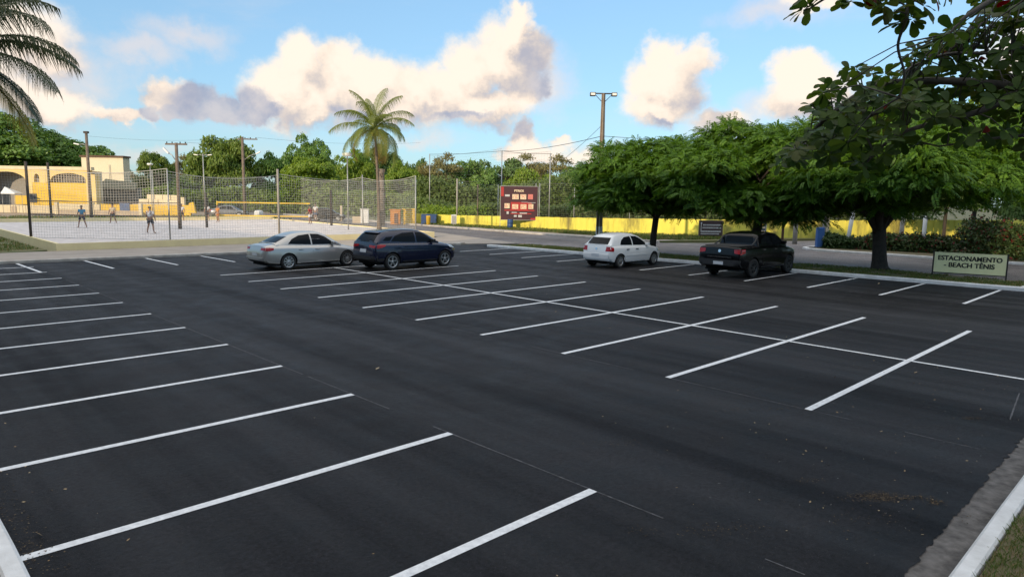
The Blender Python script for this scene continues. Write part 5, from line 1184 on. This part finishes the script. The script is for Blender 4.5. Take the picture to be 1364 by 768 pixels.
SEDAN = dict(L=4.48, W=1.75, xr=.98, xf=3.63, r=.315, rim=.215, spokes=9, rim_mat=M_RIM, under=.17,
 top=[(0, .74), (.03, .90), (.10, .985), (.25, 1.015), (.6, 1.035), (1.0, 1.03), (2.2, .985), (3.2, .955), (3.7, .885), (4.1, .79), (4.32, .70), (4.43, .60), (4.48, .5)],
 bot=[(0, .40), (.12, .27), (.5, .22), (1.0, .2), (3.6, .19), (4.2, .22), (4.48, .36)], wid=[(0, .80), (.08, .90), (.3, .965), (.8, 1), (2.5, 1), (3.6, .98), (4.0, .94), (4.3, .82), (4.48, .60)],
 shoulder=lambda x: .90-.02*x if x < 3.2 else .836-(x-3.2)*.16, cabin=[(.50, 1.03), (.80, 1.17), (1.15, 1.325), (1.55, 1.425), (2.05, 1.455), (2.5, 1.42), (2.85, 1.285), (3.18, 1.08), (3.38, .945)], belt=.93, wbelt=.90, tumble=.50, mirror=(2.98, .99), patches=p_sedan)
# dark blue compact SUV
def p_suv(mp):
    return [glass([(.80, 1.14), (1.35, 1.10), (1.98, 1.075)], [(1.02, 1.34), (1.40, 1.45), (1.98, 1.475)]), glass([(2.05, 1.073), (2.5, 1.06), (2.92, 1.05)], [(2.05, 1.475), (2.34, 1.455), (2.60, 1.33), (2.88, 1.085)]), glass([(.42, 1.17), (.74, 1.15)], [(.60, 1.31), (.93, 1.33)], nx=6),
     glass([(-.60, 1.12), (.60, 1.12)], [(-.53, 1.43), (.53, 1.43)], 'b'), glass([(-.68, 1.08), (.68, 1.08)], [(-.54, 1.42), (.54, 1.42)], 'f'),
     ('door', mp, [(1.28, .50), (1.4, .36), (2.0, .35)], [(1.16, 1.05), (2.0, 1.03)], 's', dict(offs=.004, handle=(1.42, .93))), ('door', mp, [(2.03, .35), (2.88, .35)], [(2.03, 1.03), (2.95, .995)], 's', dict(offs=.004, handle=(2.20, .90))),
     ('tail_light', M_TAIL, [(.04, .86), (.30, .90), (.46, .95)], [(.05, 1.00), (.28, 1.03), (.50, 1.01)], 's', dict(offs=.012, nx=8)), ('tail_light', M_TAIL, [(-.82, .88), (-.36, .92)], [(-.82, 1.00), (-.36, 1.0)], 'b', dict(offs=.012, nx=6)), ('tail_light', M_TAIL, [(.36, .92), (.82, .88)], [(.36, 1.0), (.82, 1.0)], 'b', dict(offs=.012, nx=6)),
     ('number_plate', M_PLATE, [(-.20, .70), (.20, .70)], [(-.20, .83), (.20, .83)], 'b', dict(offs=.015, nx=4)), ('bumper', M_PLAS, [(-.80, .30), (.80, .30)], [(-.82, .56), (.82, .56)], 'b', dict(offs=.03, nx=14)), ('spoiler', mp, [(-.56, 1.475), (.56, 1.475)], [(-.54, 1.54), (.54, 1.54)], 'b', dict(offs=.11, nx=10)),
     ('headlight', M_HEADL, [(3.72, .80), (4.02, .76)], [(3.62, .92), (3.96, .86)], 's', dict(offs=.01, nx=6)), ('grille', M_PLAS, [(-.55, .42), (.55, .42)], [(-.6, .68), (.6, .68)], 'f', dict(offs=.012)), ('sill', M_PLAS, [(1.28, .24), (2.98, .24)], [(1.28, .345), (2.98, .345)], 's', dict(offs=.012)),
     ('wheel_arch_trim', M_PLAS, [(.08, .30), (.42, .34)], [(.06, .46), (.40, .50)], 's', dict(offs=.012, nx=6)), ('roof_rail', M_PLAS, [(.7, 1.527), (1.6, 1.563), (2.35, 1.51)], [(.7, 1.545), (1.6, 1.58), (2.35, 1.53)], 's', dict(offs=.012, nx=12, ny=1))]
SUV = dict(L=4.2, W=1.77, xr=.80, xf=3.45, r=.335, rim=.225, spokes=5, twin=True, rim_mat=M_RIM, under=.22,
 top=[(0, .72), (.03, 1.0), (.08, 1.12), (.4, 1.14), (1.0, 1.12), (2.2, 1.09), (3.0, 1.065), (3.5, 1.01), (3.85, .93), (4.05, .82), (4.15, .70), (4.2, .56)],
 bot=[(0, .42), (.12, .32), (.5, .26), (3.5, .24), (4.0, .28), (4.2, .42)], wid=[(0, .82), (.08, .92), (.3, .97), (.8, 1), (3.4, 1), (3.8, .95), (4.05, .85), (4.2, .62)],
 shoulder=lambda x: 1.02-.02*x if x < 3.0 else .96-(x-3.0)*.13, cabin=[(.10, 1.12), (.20, 1.25), (.38, 1.44), (.58, 1.52), (1.2, 1.565), (1.8, 1.57), (2.3, 1.52), (2.65, 1.38), (2.95, 1.20), (3.16, 1.05)], belt=1.04, wbelt=.91, tumble=.42, mirror=(2.80, 1.10), mirror_mat=M_PLAS, patches=p_suv)
# white hatchback
def p_hatch(mp):
    return [glass([(.78, 1.00), (1.20, .98), (1.62, .965)], [(.92, 1.19), (1.2, 1.315), (1.62, 1.355)]), glass([(1.69, .963), (2.2, .95), (2.70, .935)], [(1.69, 1.357), (2.05, 1.34), (2.36, 1.21), (2.67, .97)]),
     glass([(-.55, 1.03), (.55, 1.03)], [(-.49, 1.31), (.49, 1.31)], 'b'), glass([(-.62, .98), (.62, .98)], [(-.48, 1.30), (.48, 1.30)], 'f'),
     ('door', mp, [(1.64, .28), (2.62, .28)], [(1.64, .925), (2.74, .895)], 's', dict(offs=.004, handle=(1.82, .80))), ('door', mp, [(1.02, .50), (1.15, .32), (1.61, .28)], [(.98, .935), (1.61, .925)], 's', dict(offs=.004, handle=(1.16, .80))),
     ('tail_light', M_TAIL, [(.03, .74), (.24, .73)], [(.03, .93), (.26, .90)], 's', dict(offs=.012, nx=6)), ('tail_light', M_TAIL, [(-.78, .74), (-.50, .74)], [(-.78, .93), (-.52, .93)], 'b', dict(offs=.012, nx=6)), ('tail_light', M_TAIL, [(.50, .74), (.78, .74)], [(.52, .93), (.78, .93)], 'b', dict(offs=.012, nx=6)),
     ('number_plate', M_PLATE, [(-.20, .50), (.20, .50)], [(-.20, .62), (.20, .62)], 'b', dict(offs=.04, nx=4)), ('bumper', mp, [(-.80, .32), (.80, .32)], [(-.80, .60), (.80, .60)], 'b', dict(offs=.03, nx=14)), ('bumper_trim', M_PLAS, [(-.55, .24), (.55, .24)], [(-.58, .31), (.58, .31)], 'b', dict(offs=.02)), ('badge', M_CHROME, [(-0.05, 0.834), (-0.035, 0.798), (0, 0.784), (0.035, 0.798), (0.05, 0.834)], [(-0.05, 0.836), (-0.035, 0.871), (0, 0.886), (0.035, 0.871), (0.05, 0.836)], 'b', dict(offs=.016, nx=8, ny=2)),
     ('headlight', M_HEADL, [(3.40, .66), (3.70, .62)], [(3.32, .78), (3.66, .73)], 's', dict(offs=.01, nx=6)), ('grille', M_PLAS, [(-.5, .36), (.5, .36)], [(-.52, .56), (.52, .56)], 'f', dict(offs=.012)), ('side_moulding', mp, [(1.05, .50), (2.66, .50)], [(1.05, .56), (2.66, .56)], 's', dict(offs=.016, ny=1))]
HATCH = dict(L=3.9, W=1.66, xr=.68, xf=3.15, r=.295, rim=.195, spokes=8, rim_mat=M_RIM, under=.17, handle_mat=M_PLAS, mirror_mat=None,
 top=[(0, .62), (.03, .88), (.08, .99), (.4, 1.01), (1.0, 1.0), (2.0, .98), (2.85, .95), (3.3, .88), (3.65, .78), (3.82, .64), (3.9, .5)],
 bot=[(0, .36), (.12, .25), (.5, .21), (3.2, .19), (3.7, .22), (3.9, .36)], wid=[(0, .82), (.08, .91), (.3, .965), (.8, 1), (3.0, 1), (3.5, .95), (3.75, .84), (3.9, .62)],
 shoulder=lambda x: .90-.015*x if x < 2.8 else .858-(x-2.8)*.14, cabin=[(.08, .99), (.22, 1.13), (.42, 1.33), (.66, 1.42), (1.2, 1.455), (1.7, 1.45), (2.1, 1.40), (2.45, 1.25), (2.75, 1.06), (2.95, .93)], belt=.92, wbelt=.91, tumble=.50, mirror=(2.58, .99), patches=p_hatch)
# black pickup
def p_pick(mp):
    return [glass([(1.72, 1.32), (2.1, 1.31), (2.50, 1.30)], [(1.76, 1.52), (2.1, 1.645), (2.50, 1.675)]), glass([(2.57, 1.298), (3.0, 1.285), (3.48, 1.27)], [(2.57, 1.675), (2.98, 1.65), (3.26, 1.51), (3.52, 1.31)]),
     glass([(-.60, 1.36), (.60, 1.36)], [(-.55, 1.62), (.55, 1.62)], 'b', offs=.01), glass([(-.70, 1.31), (.70, 1.31)], [(-.55, 1.60), (.55, 1.60)], 'f'),
     ('door', mp, [(1.66, .60), (1.80, .45), (2.52, .43)], [(1.58, 1.25), (2.52, 1.24)], 's', dict(offs=.004, handle=(1.78, 1.12))), ('door', mp, [(2.55, .43), (3.46, .43)], [(2.55, 1.24), (3.52, 1.19)], 's', dict(offs=.004, handle=(2.75, 1.11))),
     ('tail_light', M_TAIL, [(.03, .96), (.30, 1.02)], [(.03, 1.17), (.34, 1.17)], 's', dict(offs=.012, nx=6)), ('tail_light', M_TAIL, [(-.90, .98), (-.62, 1.01)], [(-.90, 1.17), (-.60, 1.16)], 'b', dict(offs=.012, nx=6)), ('tail_light', M_TAIL, [(.62, 1.01), (.90, .98)], [(.60, 1.16), (.90, 1.17)], 'b', dict(offs=.012, nx=6)),
     ('number_plate', M_PLATE, [(-.21, .54), (.21, .54)], [(-.21, .67), (.21, .67)], 'b', dict(offs=.055, nx=4)), ('bumper', M_PLAS, [(-.86, .44), (.86, .44)], [(-.88, .74), (.88, .74)], 'b', dict(offs=.045, nx=14)), ('tailgate', mp, [(-.57, .77), (.57, .77)], [(-.57, 1.20), (.57, 1.20)], 'b', dict(offs=.010, nx=10)), ('tailgate_trim', M_CHROME, [(-.50, .84), (.50, .84)], [(-.50, .855), (.50, .855)], 'b', dict(offs=.02, nx=4, ny=1)), ('badge', M_CHROME, [(-0.062, 1.079), (-0.043, 1.035), (0, 1.017), (0.043, 1.035), (0.062, 1.079)], [(-0.062, 1.081), (-0.043, 1.125), (0, 1.143), (0.043, 1.125), (0.062, 1.081)], 'b', dict(offs=.016, nx=8, ny=2)),
     ('headlight', M_HEADL, [(4.40, .98), (4.72, .92)], [(4.32, 1.06), (4.66, 1.01)], 's', dict(offs=.01, nx=6)), ('grille', M_PLAS, [(-.6, .50), (.6, .50)], [(-.62, .84), (.62, .84)], 'f', dict(offs=.014)), ('sill', M_PLAS, [(1.60, .30), (3.6, .30)], [(1.60, .42), (3.6, .42)], 's', dict(offs=.02)),
     ('roof_rail', M_PLAS, [(1.9, 1.705), (2.4, 1.745), (3.0, 1.705)], [(1.9, 1.735), (2.4, 1.775), (3.0, 1.735)], 's', dict(offs=.012, nx=12, ny=1))]
PICK = dict(L=4.92, W=1.85, xr=1.05, xf=4.04, r=.385, rim=.235, spokes=6, rim_mat=M_RIMD, under=.30, handle_mat=M_CHROME, mirror_mat=None,
 top=[(0, .88), (.02, 1.17), (.06, 1.255), (.4, 1.27), (1.4, 1.275), (2.5, 1.27), (3.6, 1.24), (4.2, 1.17), (4.6, 1.07), (4.82, .90), (4.92, .70)],
 bot=[(0, .50), (.12, .40), (.5, .34), (4.0, .30), (4.6, .34), (4.92, .48)], wid=[(0, .92), (.06, .965), (.3, .99), (.8, 1), (4.0, 1), (4.5, .95), (4.78, .84), (4.92, .66)],
 shoulder=lambda x: 1.205 if x < 3.3 else 1.205-(x-3.3)*.16, cabin=[(1.42, 1.24), (1.46, 1.42), (1.54, 1.65), (1.78, 1.735), (2.4, 1.775), (2.95, 1.75), (3.25, 1.65), (3.55, 1.46), (3.80, 1.22)], belt=1.24, wbelt=.94, tumble=.30, mirror=(3.36, 1.34), patches=p_pick)
M_SILVER = paint('silver_paint', (.47, .46, .435), .55, .30); M_NAVY = paint('navy_paint', (.006, .010, .034), .2, .25); M_WHITEC = paint('white_car_paint', (.82, .82, .81), 0, .3); M_BLACKC = paint('black_paint', (.004, .004, .0045), .0, .2, .12, .25)
car('parked_car', 'silver sedan parked nose to the dark blue car, beside the sand court', SEDAN, (15.07, 28.42, 0), .03, (1.085, 1.08, 1.07), M_SILVER)
car('parked_car', 'dark blue compact suv with black bumper right of the silver sedan', SUV, (18.57, 25.78, 0), .02, (1.11, 1.09, 1.09), M_NAVY)
car('parked_car', 'small white hatchback facing the street kerb', HATCH, (27.55, 20.30, 0), .0, (1.115, 1.09, 1.075), M_WHITEC)
pk = car('pickup_truck', 'black double-cab pickup facing the street kerb', PICK, (29.25, 14.48, 0), .0, (1.14, 1.08, 1.05), M_BLACKC, 'pickup truck')
offp = -(PICK['xr']+PICK['xf'])/2
mb = MB(); mb.box((.12, -.70, 1.255), (1.44, .70, 1.288)); bevel(mb.build('bed_cover', M_PLAS, pk, (offp, 0, 0)), .02)
for s in (-1, 1): mb = MB(); mb.tube([(.95, s*.78, 1.26), (1.30, s*.75, 1.42), (1.56, s*.72, 1.62)], .032, 8); mb.build('sports_bar', M_PLAS, pk, (offp, 0, 0))
# three far vehicles beyond the nets
for lab, px, py, mp, S, rz in (('pale grey car parked far behind the left end of the yellow net', 307, 289, paint('grey_car_paint', (.17, .17, .17), .3), SEDAN, HEAD+.1), ('dark car parked far behind the right part of the sand court', 437, 294, M_BLACKC, HATCH, HEAD+.1)):
    p = ground(px, py); car('distant_car', lab, S, (p.x, p.y, 0), rz, (1.05, 1.05, 1.05), mp, 'car', 'cars parked far beyond the sand court')
# ------------------------------------------------------------------ people on the sand, litter, grass
M_SKIN = mat('skin', (.30, .16, .10), .6, scale=8, var=.1); M_HAIR = mat('hair', (.012, .009, .008), .7, scale=30)
def skin_mesh(name, verts, edges, radii, root=0, sub=1):
    me = bpy.data.meshes.new(name); me.from_pydata(verts, edges, []); o = bpy.data.objects.new(name, me); col.objects.link(o)
    m = o.modifiers.new('s', 'SKIN'); m.use_smooth_shade = True
    for i, r in enumerate(radii):
        rr = r if isinstance(r, tuple) else (r, r); me.skin_vertices[0].data[i].radius = rr; me.skin_vertices[0].data[i].use_root = (i == root)
    s = o.modifiers.new('d', 'SUBSURF'); s.levels = sub; s.render_levels = sub
    bpy.context.view_layer.update(); dg = bpy.context.evaluated_depsgraph_get(); me2 = bpy.data.meshes.new_from_object(o.evaluated_get(dg)); bpy.data.objects.remove(o); me2.name = name
    return me2
def person(label, loc, h, rz, shirt, shorts, stance=.17, arms=(.25, .25), bend=0.0, sleeve=True, lean=0.0):
    """faces +x; stance: half distance of the feet; arms: how far the hands are forward"""
    k = h/1.75; t = empty('person', loc, rz, label, 'person', 'people on the sand court')
    V = []; E = []; Rr = []
    def add(p, r, par=None):
        V.append((p[0]*k, p[1]*k, p[2]*k)); Rr.append(r*k if not isinstance(r, tuple) else (r[0]*k, r[1]*k))
        if par is not None: E.append((par, len(V)-1))
        return len(V)-1
    f = lean
    pel = add((0, 0, .95), (.125, .15)); wa = add((f*.3, 0, 1.12), (.10, .135), pel); ch = add((f*.6, 0, 1.32), (.115, .165), wa); ne = add((f*.8, 0, 1.47), .06, ch); hd0 = add((f, .0, 1.55), .065, ne); hd = add((f+.015, 0, 1.64), (.098, .082), hd0); add((f+.005, 0, 1.73), (.072, .065), hd); add((f+.10, 0, 1.625), .022, hd)
    legs = []
    for s in (-1, 1):
        hp = add((0, s*.09, .88), .095, pel); kn = add((.04+bend, s*(.09+stance)*.65, .48), .062, hp); cf = add((.0, s*(.07+stance)*.85, .32), .058, kn); an = add((-.02, s*(.07+stance), .08), .036, cf); add((.07, s*(.09+stance), .035), .034, an); add((.16, s*(.10+stance), .025), .024, len(V)-1)
        sh_ = add((f*.7, s*.185, 1.40), .060, ch); el = add((f*.7-.02+arms[0]*.25, s*.27, 1.13), .043, sh_); wr = add((f*.7+arms[0 if s < 0 else 1]*.9, s*.27, .93+arms[0]*.15), .030, el)
        pm = add((f*.7+arms[0 if s < 0 else 1], s*.27, .86+arms[0]*.15), (.036, .022), wr)
        for j, (dx, dz, rr) in enumerate(((-.026, -.095, .009), (-.009, -.108, .009), (.009, -.105, .009), (.026, -.088, .009), (.045, -.045, .010))):
            q1 = add((f*.7+arms[0 if s < 0 else 1]+dx, s*.268, .86+arms[0]*.15+dz*.5), rr, pm); add((f*.7+arms[0 if s < 0 else 1]+dx*1.15+.012, s*.262, .86+arms[0]*.15+dz), rr*.85, q1)
    me = skin_mesh('body', V, E, Rr); body = link(me, 'body', M_SKIN, t)
    # clothes: a shirt and shorts cut as their own slightly larger skins
    V2 = []; E2 = []; R2 = []
    def a2(p, r, par=None):
        V2.append((p[0]*k, p[1]*k, p[2]*k)); R2.append(r*k if not isinstance(r, tuple) else (r[0]*k, r[1]*k))
        if par is not None: E2.append((par, len(V2)-1))
        return len(V2)-1
    if shirt:
        c = a2((f*.2, 0, 1.02), (.135, .165)); w2 = a2((f*.4, 0, 1.15), (.118, .152), c); c2 = a2((f*.6, 0, 1.34), (.132, .180), w2); a2((f*.75, 0, 1.445), .075, c2)
        for s in (-1, 1): s1 = a2((f*.7, s*.19, 1.40), .076, c2); a2((f*.7+arms[0]*.1, s*.245, 1.23), .062, s1)
        link(skin_mesh('shirt', V2, E2, R2), 'shirt', shirt, t)
    V2.clear(); E2.clear(); R2.clear()
    c = a2((0, 0, .97), (.140, .165))
    for s in (-1, 1): h1 = a2((0, s*.09, .86), .112, c); a2((.03+bend*.6, s*(.09+stance*.55), .60), .098, h1)
    link(skin_mesh('shorts', V2, E2, R2), 'shorts', shorts, t)
    hb = MB(); rows = []
    for i in range(7):
        ph = math.pi*.5*i/6; rows.append((math.cos(ph), math.sin(ph)))
    hb.lathe([(c_*.098*k, s_*.105*k) for c_, s_ in rows], n=14); ho = hb.build('hair', M_HAIR, t, ((f-.008)*k, 0, 1.665*k)); ho.scale = (1.08, .95, 1); ho.rotation_euler = (0, -.25, 0)
    return t
cl = lambda n, c: mat(n, c, .85, scale=14, var=.2)
C_BLUE = cl('blue_shirt', (.06, .26, .42)); C_WHITE = cl('white_shirt', (.72, .70, .68)); C_DGREY = cl('dark_shorts', (.045, .045, .055)); C_NAVY = cl('navy_shorts', (.03, .035, .06)); C_ORG = cl('orange_shirt', (.55, .22, .05)); C_RED = cl('red_shirt', (.42, .03, .03)); C_WSH = cl('white_shorts', (.68, .67, .66)); C_BEIGE = cl('beige_shirt', (.50, .42, .30)); C_BSH = cl('blue_trousers', (.05, .10, .22)); C_DUN = cl('orange_shorts', (.50, .20, .06))
back = math.atan2(fwd.y, fwd.x)                                   # facing away from the camera
P_ = lambda px, py: ground(px, py, .41)
person('player in a light blue shirt and dark shorts, facing us under the brown-taped net', P_(110, 303), 1.66, back+math.pi+.2, C_BLUE, C_NAVY, .22, (.2, .15))
person('player in a white T-shirt and dark shorts seen from behind', P_(201, 310.5), 1.80, back-.1, C_WHITE, C_DGREY, .16, (.12, .2))
person('bare-legged player in beige standing behind the brown-taped net', P_(151, 297.5), 1.66, back+math.pi, C_BEIGE, C_DGREY, .2, (.2, .2))
person('player in an orange shirt at the left end of the yellow net', P_(290.5, 296), 1.62, back+math.pi-.5, C_ORG, C_DUN, .07, (.1, .1))
person('player in a red shirt and white shorts right of the yellow net', P_(413.5, 298), 1.70, back+1.2, C_RED, C_WSH, .08, (.2, .3))
person('taller player in white top and blue trousers beside the red-shirted one', P_(420.5, 295), 1.85, back+math.pi-.4, C_WHITE, C_BSH, .07, (.1, .1))
person('distant player in white half hidden by the short post left of the yellow net', P_(276.5, 294), 1.66, back+math.pi, C_WHITE, C_DGREY, .1, (.1, .1))
person('distant player in white behind the crossarm pole', P_(242.5, 294.5), 1.66, back+math.pi+.4, C_WHITE, C_DGREY, .1, (.1, .1))

# grass blades: one object each, nobody could count them
L_GRASS = leaf_mat('grass_blade', (.065, .125, .022), (.13, .16, .045), .3, .6, c3=(.26, .20, .09), p3=.22)
def blades(name, poly, n, h, w, seed, z, keep=0.0):
    g = np.random.default_rng(seed); xs_ = [p[0] for p in poly]; ys_ = [p[1] for p in poly]; P = []
    while len(P) < n:
        x, y = g.uniform(min(xs_), max(xs_)), g.uniform(min(ys_), max(ys_))
        if in_poly(x, y, poly) and noise.noise((x*1.1, y*1.1, seed)) > keep-.25*g.uniform(): P.append((x, y, z-.01))
    P = np.array(P); D = unit(g.normal(size=(n, 3))*np.array([.55, .55, .1])+np.array([0, 0, 1.0])); N = unit(g.normal(size=(n, 3))*np.array([1, 1, .05])); ln = h*g.uniform(.4, 1.25, n)
    me = quads_mesh(name, leaf_quads(P, D, N, ln, np.full(n, w)*g.uniform(.7, 1.4, n), g, .05), n); return tag(link(me, name, L_GRASS), kind='stuff')
blades('grass', [(6.2, 1.10), (6.2, -.6), (14, -.6), (14, 1.12), ], 26000, .085, .007, 1, .11, -.15)
blades('grass', [(-.8, 5.0), (.69, 5.0), (.70, 12), (-.8, 12)], 9000, .08, .008, 2, .11, -.2)
ts = [(xs(5.2), 5.2)]+[(x-.6, y) for x, y in near[:-1]]+[(33.0, 32.0), (xs(32), 32)]
blades('grass', ts, 22000, .12, .020, 3, .10, -.1)
blades('grass', [(-2, 42.2), (6.5, 41.9), (7.5, 43), (7.5, 70), (-2, 70)], 16000, .16, .035, 4, .13, -.05)
blades('grass', [(8, 75), (38, 75), (38, 85), (8, 90)], 9000, .45, .08, 5, .15, 0)
blades('grass', [(44.6, 30.5), (48.6, 28.6), (53.5, 27.2), (54, 29), (49.6, 38), (49.4, 42), (48.0, 57), (46.0, 62), (45.6, 50), (46, 40)], 14000, .30, .05, 6, .10, -.05)
# leaf litter and crumbs on the asphalt
L_LIT = leaf_mat('dead_leaf', (.26, .17, .09), (.42, .34, .22), .1, .8)
g = np.random.default_rng(9); n = 230; P = np.zeros((n, 3)); P[:, 0] = 1+g.random(n)**.8*30; P[:, 1] = 1.7+g.random(n)**1.6*30; P[:, 2] = .006
near_ = g.random(n) < .5; P[near_, 0] = g.uniform(6, 16, near_.sum()); P[near_, 1] = 1.7+np.abs(g.normal(0, 2.3, near_.sum())); gut = g.random(n) < .22; P[gut, 0] = .95+np.abs(g.normal(0, .35, gut.sum())); P[gut, 1] = 6+g.random(gut.sum())*8
N = unit(g.normal(size=(n, 3))*.25+np.array([0, 0, 1])); D = unit(np.cross(N, g.normal(size=(n, 3)))); ln = g.uniform(.012, .045, n)*np.where(g.random(n) < .05, 3, 1)
tag(link(quads_mesh('leaf_litter', leaf_quads(P, D, N, ln, ln*.6, g, -.1), n), 'leaf_litter', L_LIT), kind='stuff')
L_MUD = leaf_mat('dried_mud', (.035, .028, .022), (.12, .088, .055), .05, .95)
def crumbs(spots, seed):
    g = np.random.default_rng(seed); out = []
    for (x, y, sx, sy, n, rot) in spots:
        a = g.normal(size=(n, 2))*np.array([sx, sy]); P = np.zeros((n, 3)); P[:, 0] = x+a[:, 0]*math.cos(rot)-a[:, 1]*math.sin(rot); P[:, 1] = y+a[:, 0]*math.sin(rot)+a[:, 1]*math.cos(rot); P[:, 2] = .004+.004*g.random(n)
        N = unit(g.normal(size=(n, 3))*.2+np.array([0, 0, 1])); D = unit(np.cross(N, g.normal(size=(n, 3)))); ln = g.uniform(.008, .024, n); out.append(leaf_quads(P, D, N, ln, ln*.8, g))
    V = np.concatenate(out); return tag(link(quads_mesh('dried_mud', V, len(V)//4), 'dried_mud', L_MUD), kind='stuff')
G0 = lambda px, py: ground(px, py)
def spot(px, py, sx, sy, n, rot=-.6): w = ground(px, py); return (w.x, w.y, sx, sy, n, rot)
crumbs([spot(1165, 660, .16, .05, 420), spot(1195, 664, .20, .03, 260), spot(1245, 668, .06, .04, 120), spot(1295, 557, .10, .04, 90), spot(1080, 640, .09, .05, 60), spot(1000, 545, .35, .06, 110), spot(960, 705, .22, .07, 90), spot(860, 706, .10, .06, 40), spot(1150, 690, .4, .15, 90), spot(820, 590, .3, .06, 60), spot(20, 690, .10, .6, 160, 0), spot(45, 735, .12, .3, 140, 0), spot(1330, 690, .25, .05, 90)], 5)
L_SCUFF = leaf_mat('pale_scuff', (.060, .060, .062), (.20, .20, .20), .0, .9)
def scuffs(n, seed):
    g = np.random.default_rng(seed); P = np.zeros((n, 3)); P[:, 0] = g.uniform(6, 17, n); P[:, 1] = 1.75+np.abs(g.normal(0, 1.9, n)); P[:, 2] = .0045
    N = np.tile(np.array([0, 0, 1.]), (n, 1))+g.normal(size=(n, 3))*.01; D = np.stack([np.ones(n), g.normal(0, .35, n), np.zeros(n)], 1); ln = g.uniform(.012, .05, n); return tag(link(quads_mesh('pale_scuffs', leaf_quads(P, D, unit(N), ln, ln*g.uniform(.06, .3, n), g), n), 'pale_scuffs', L_SCUFF), kind='stuff')
scuffs(170, 3)
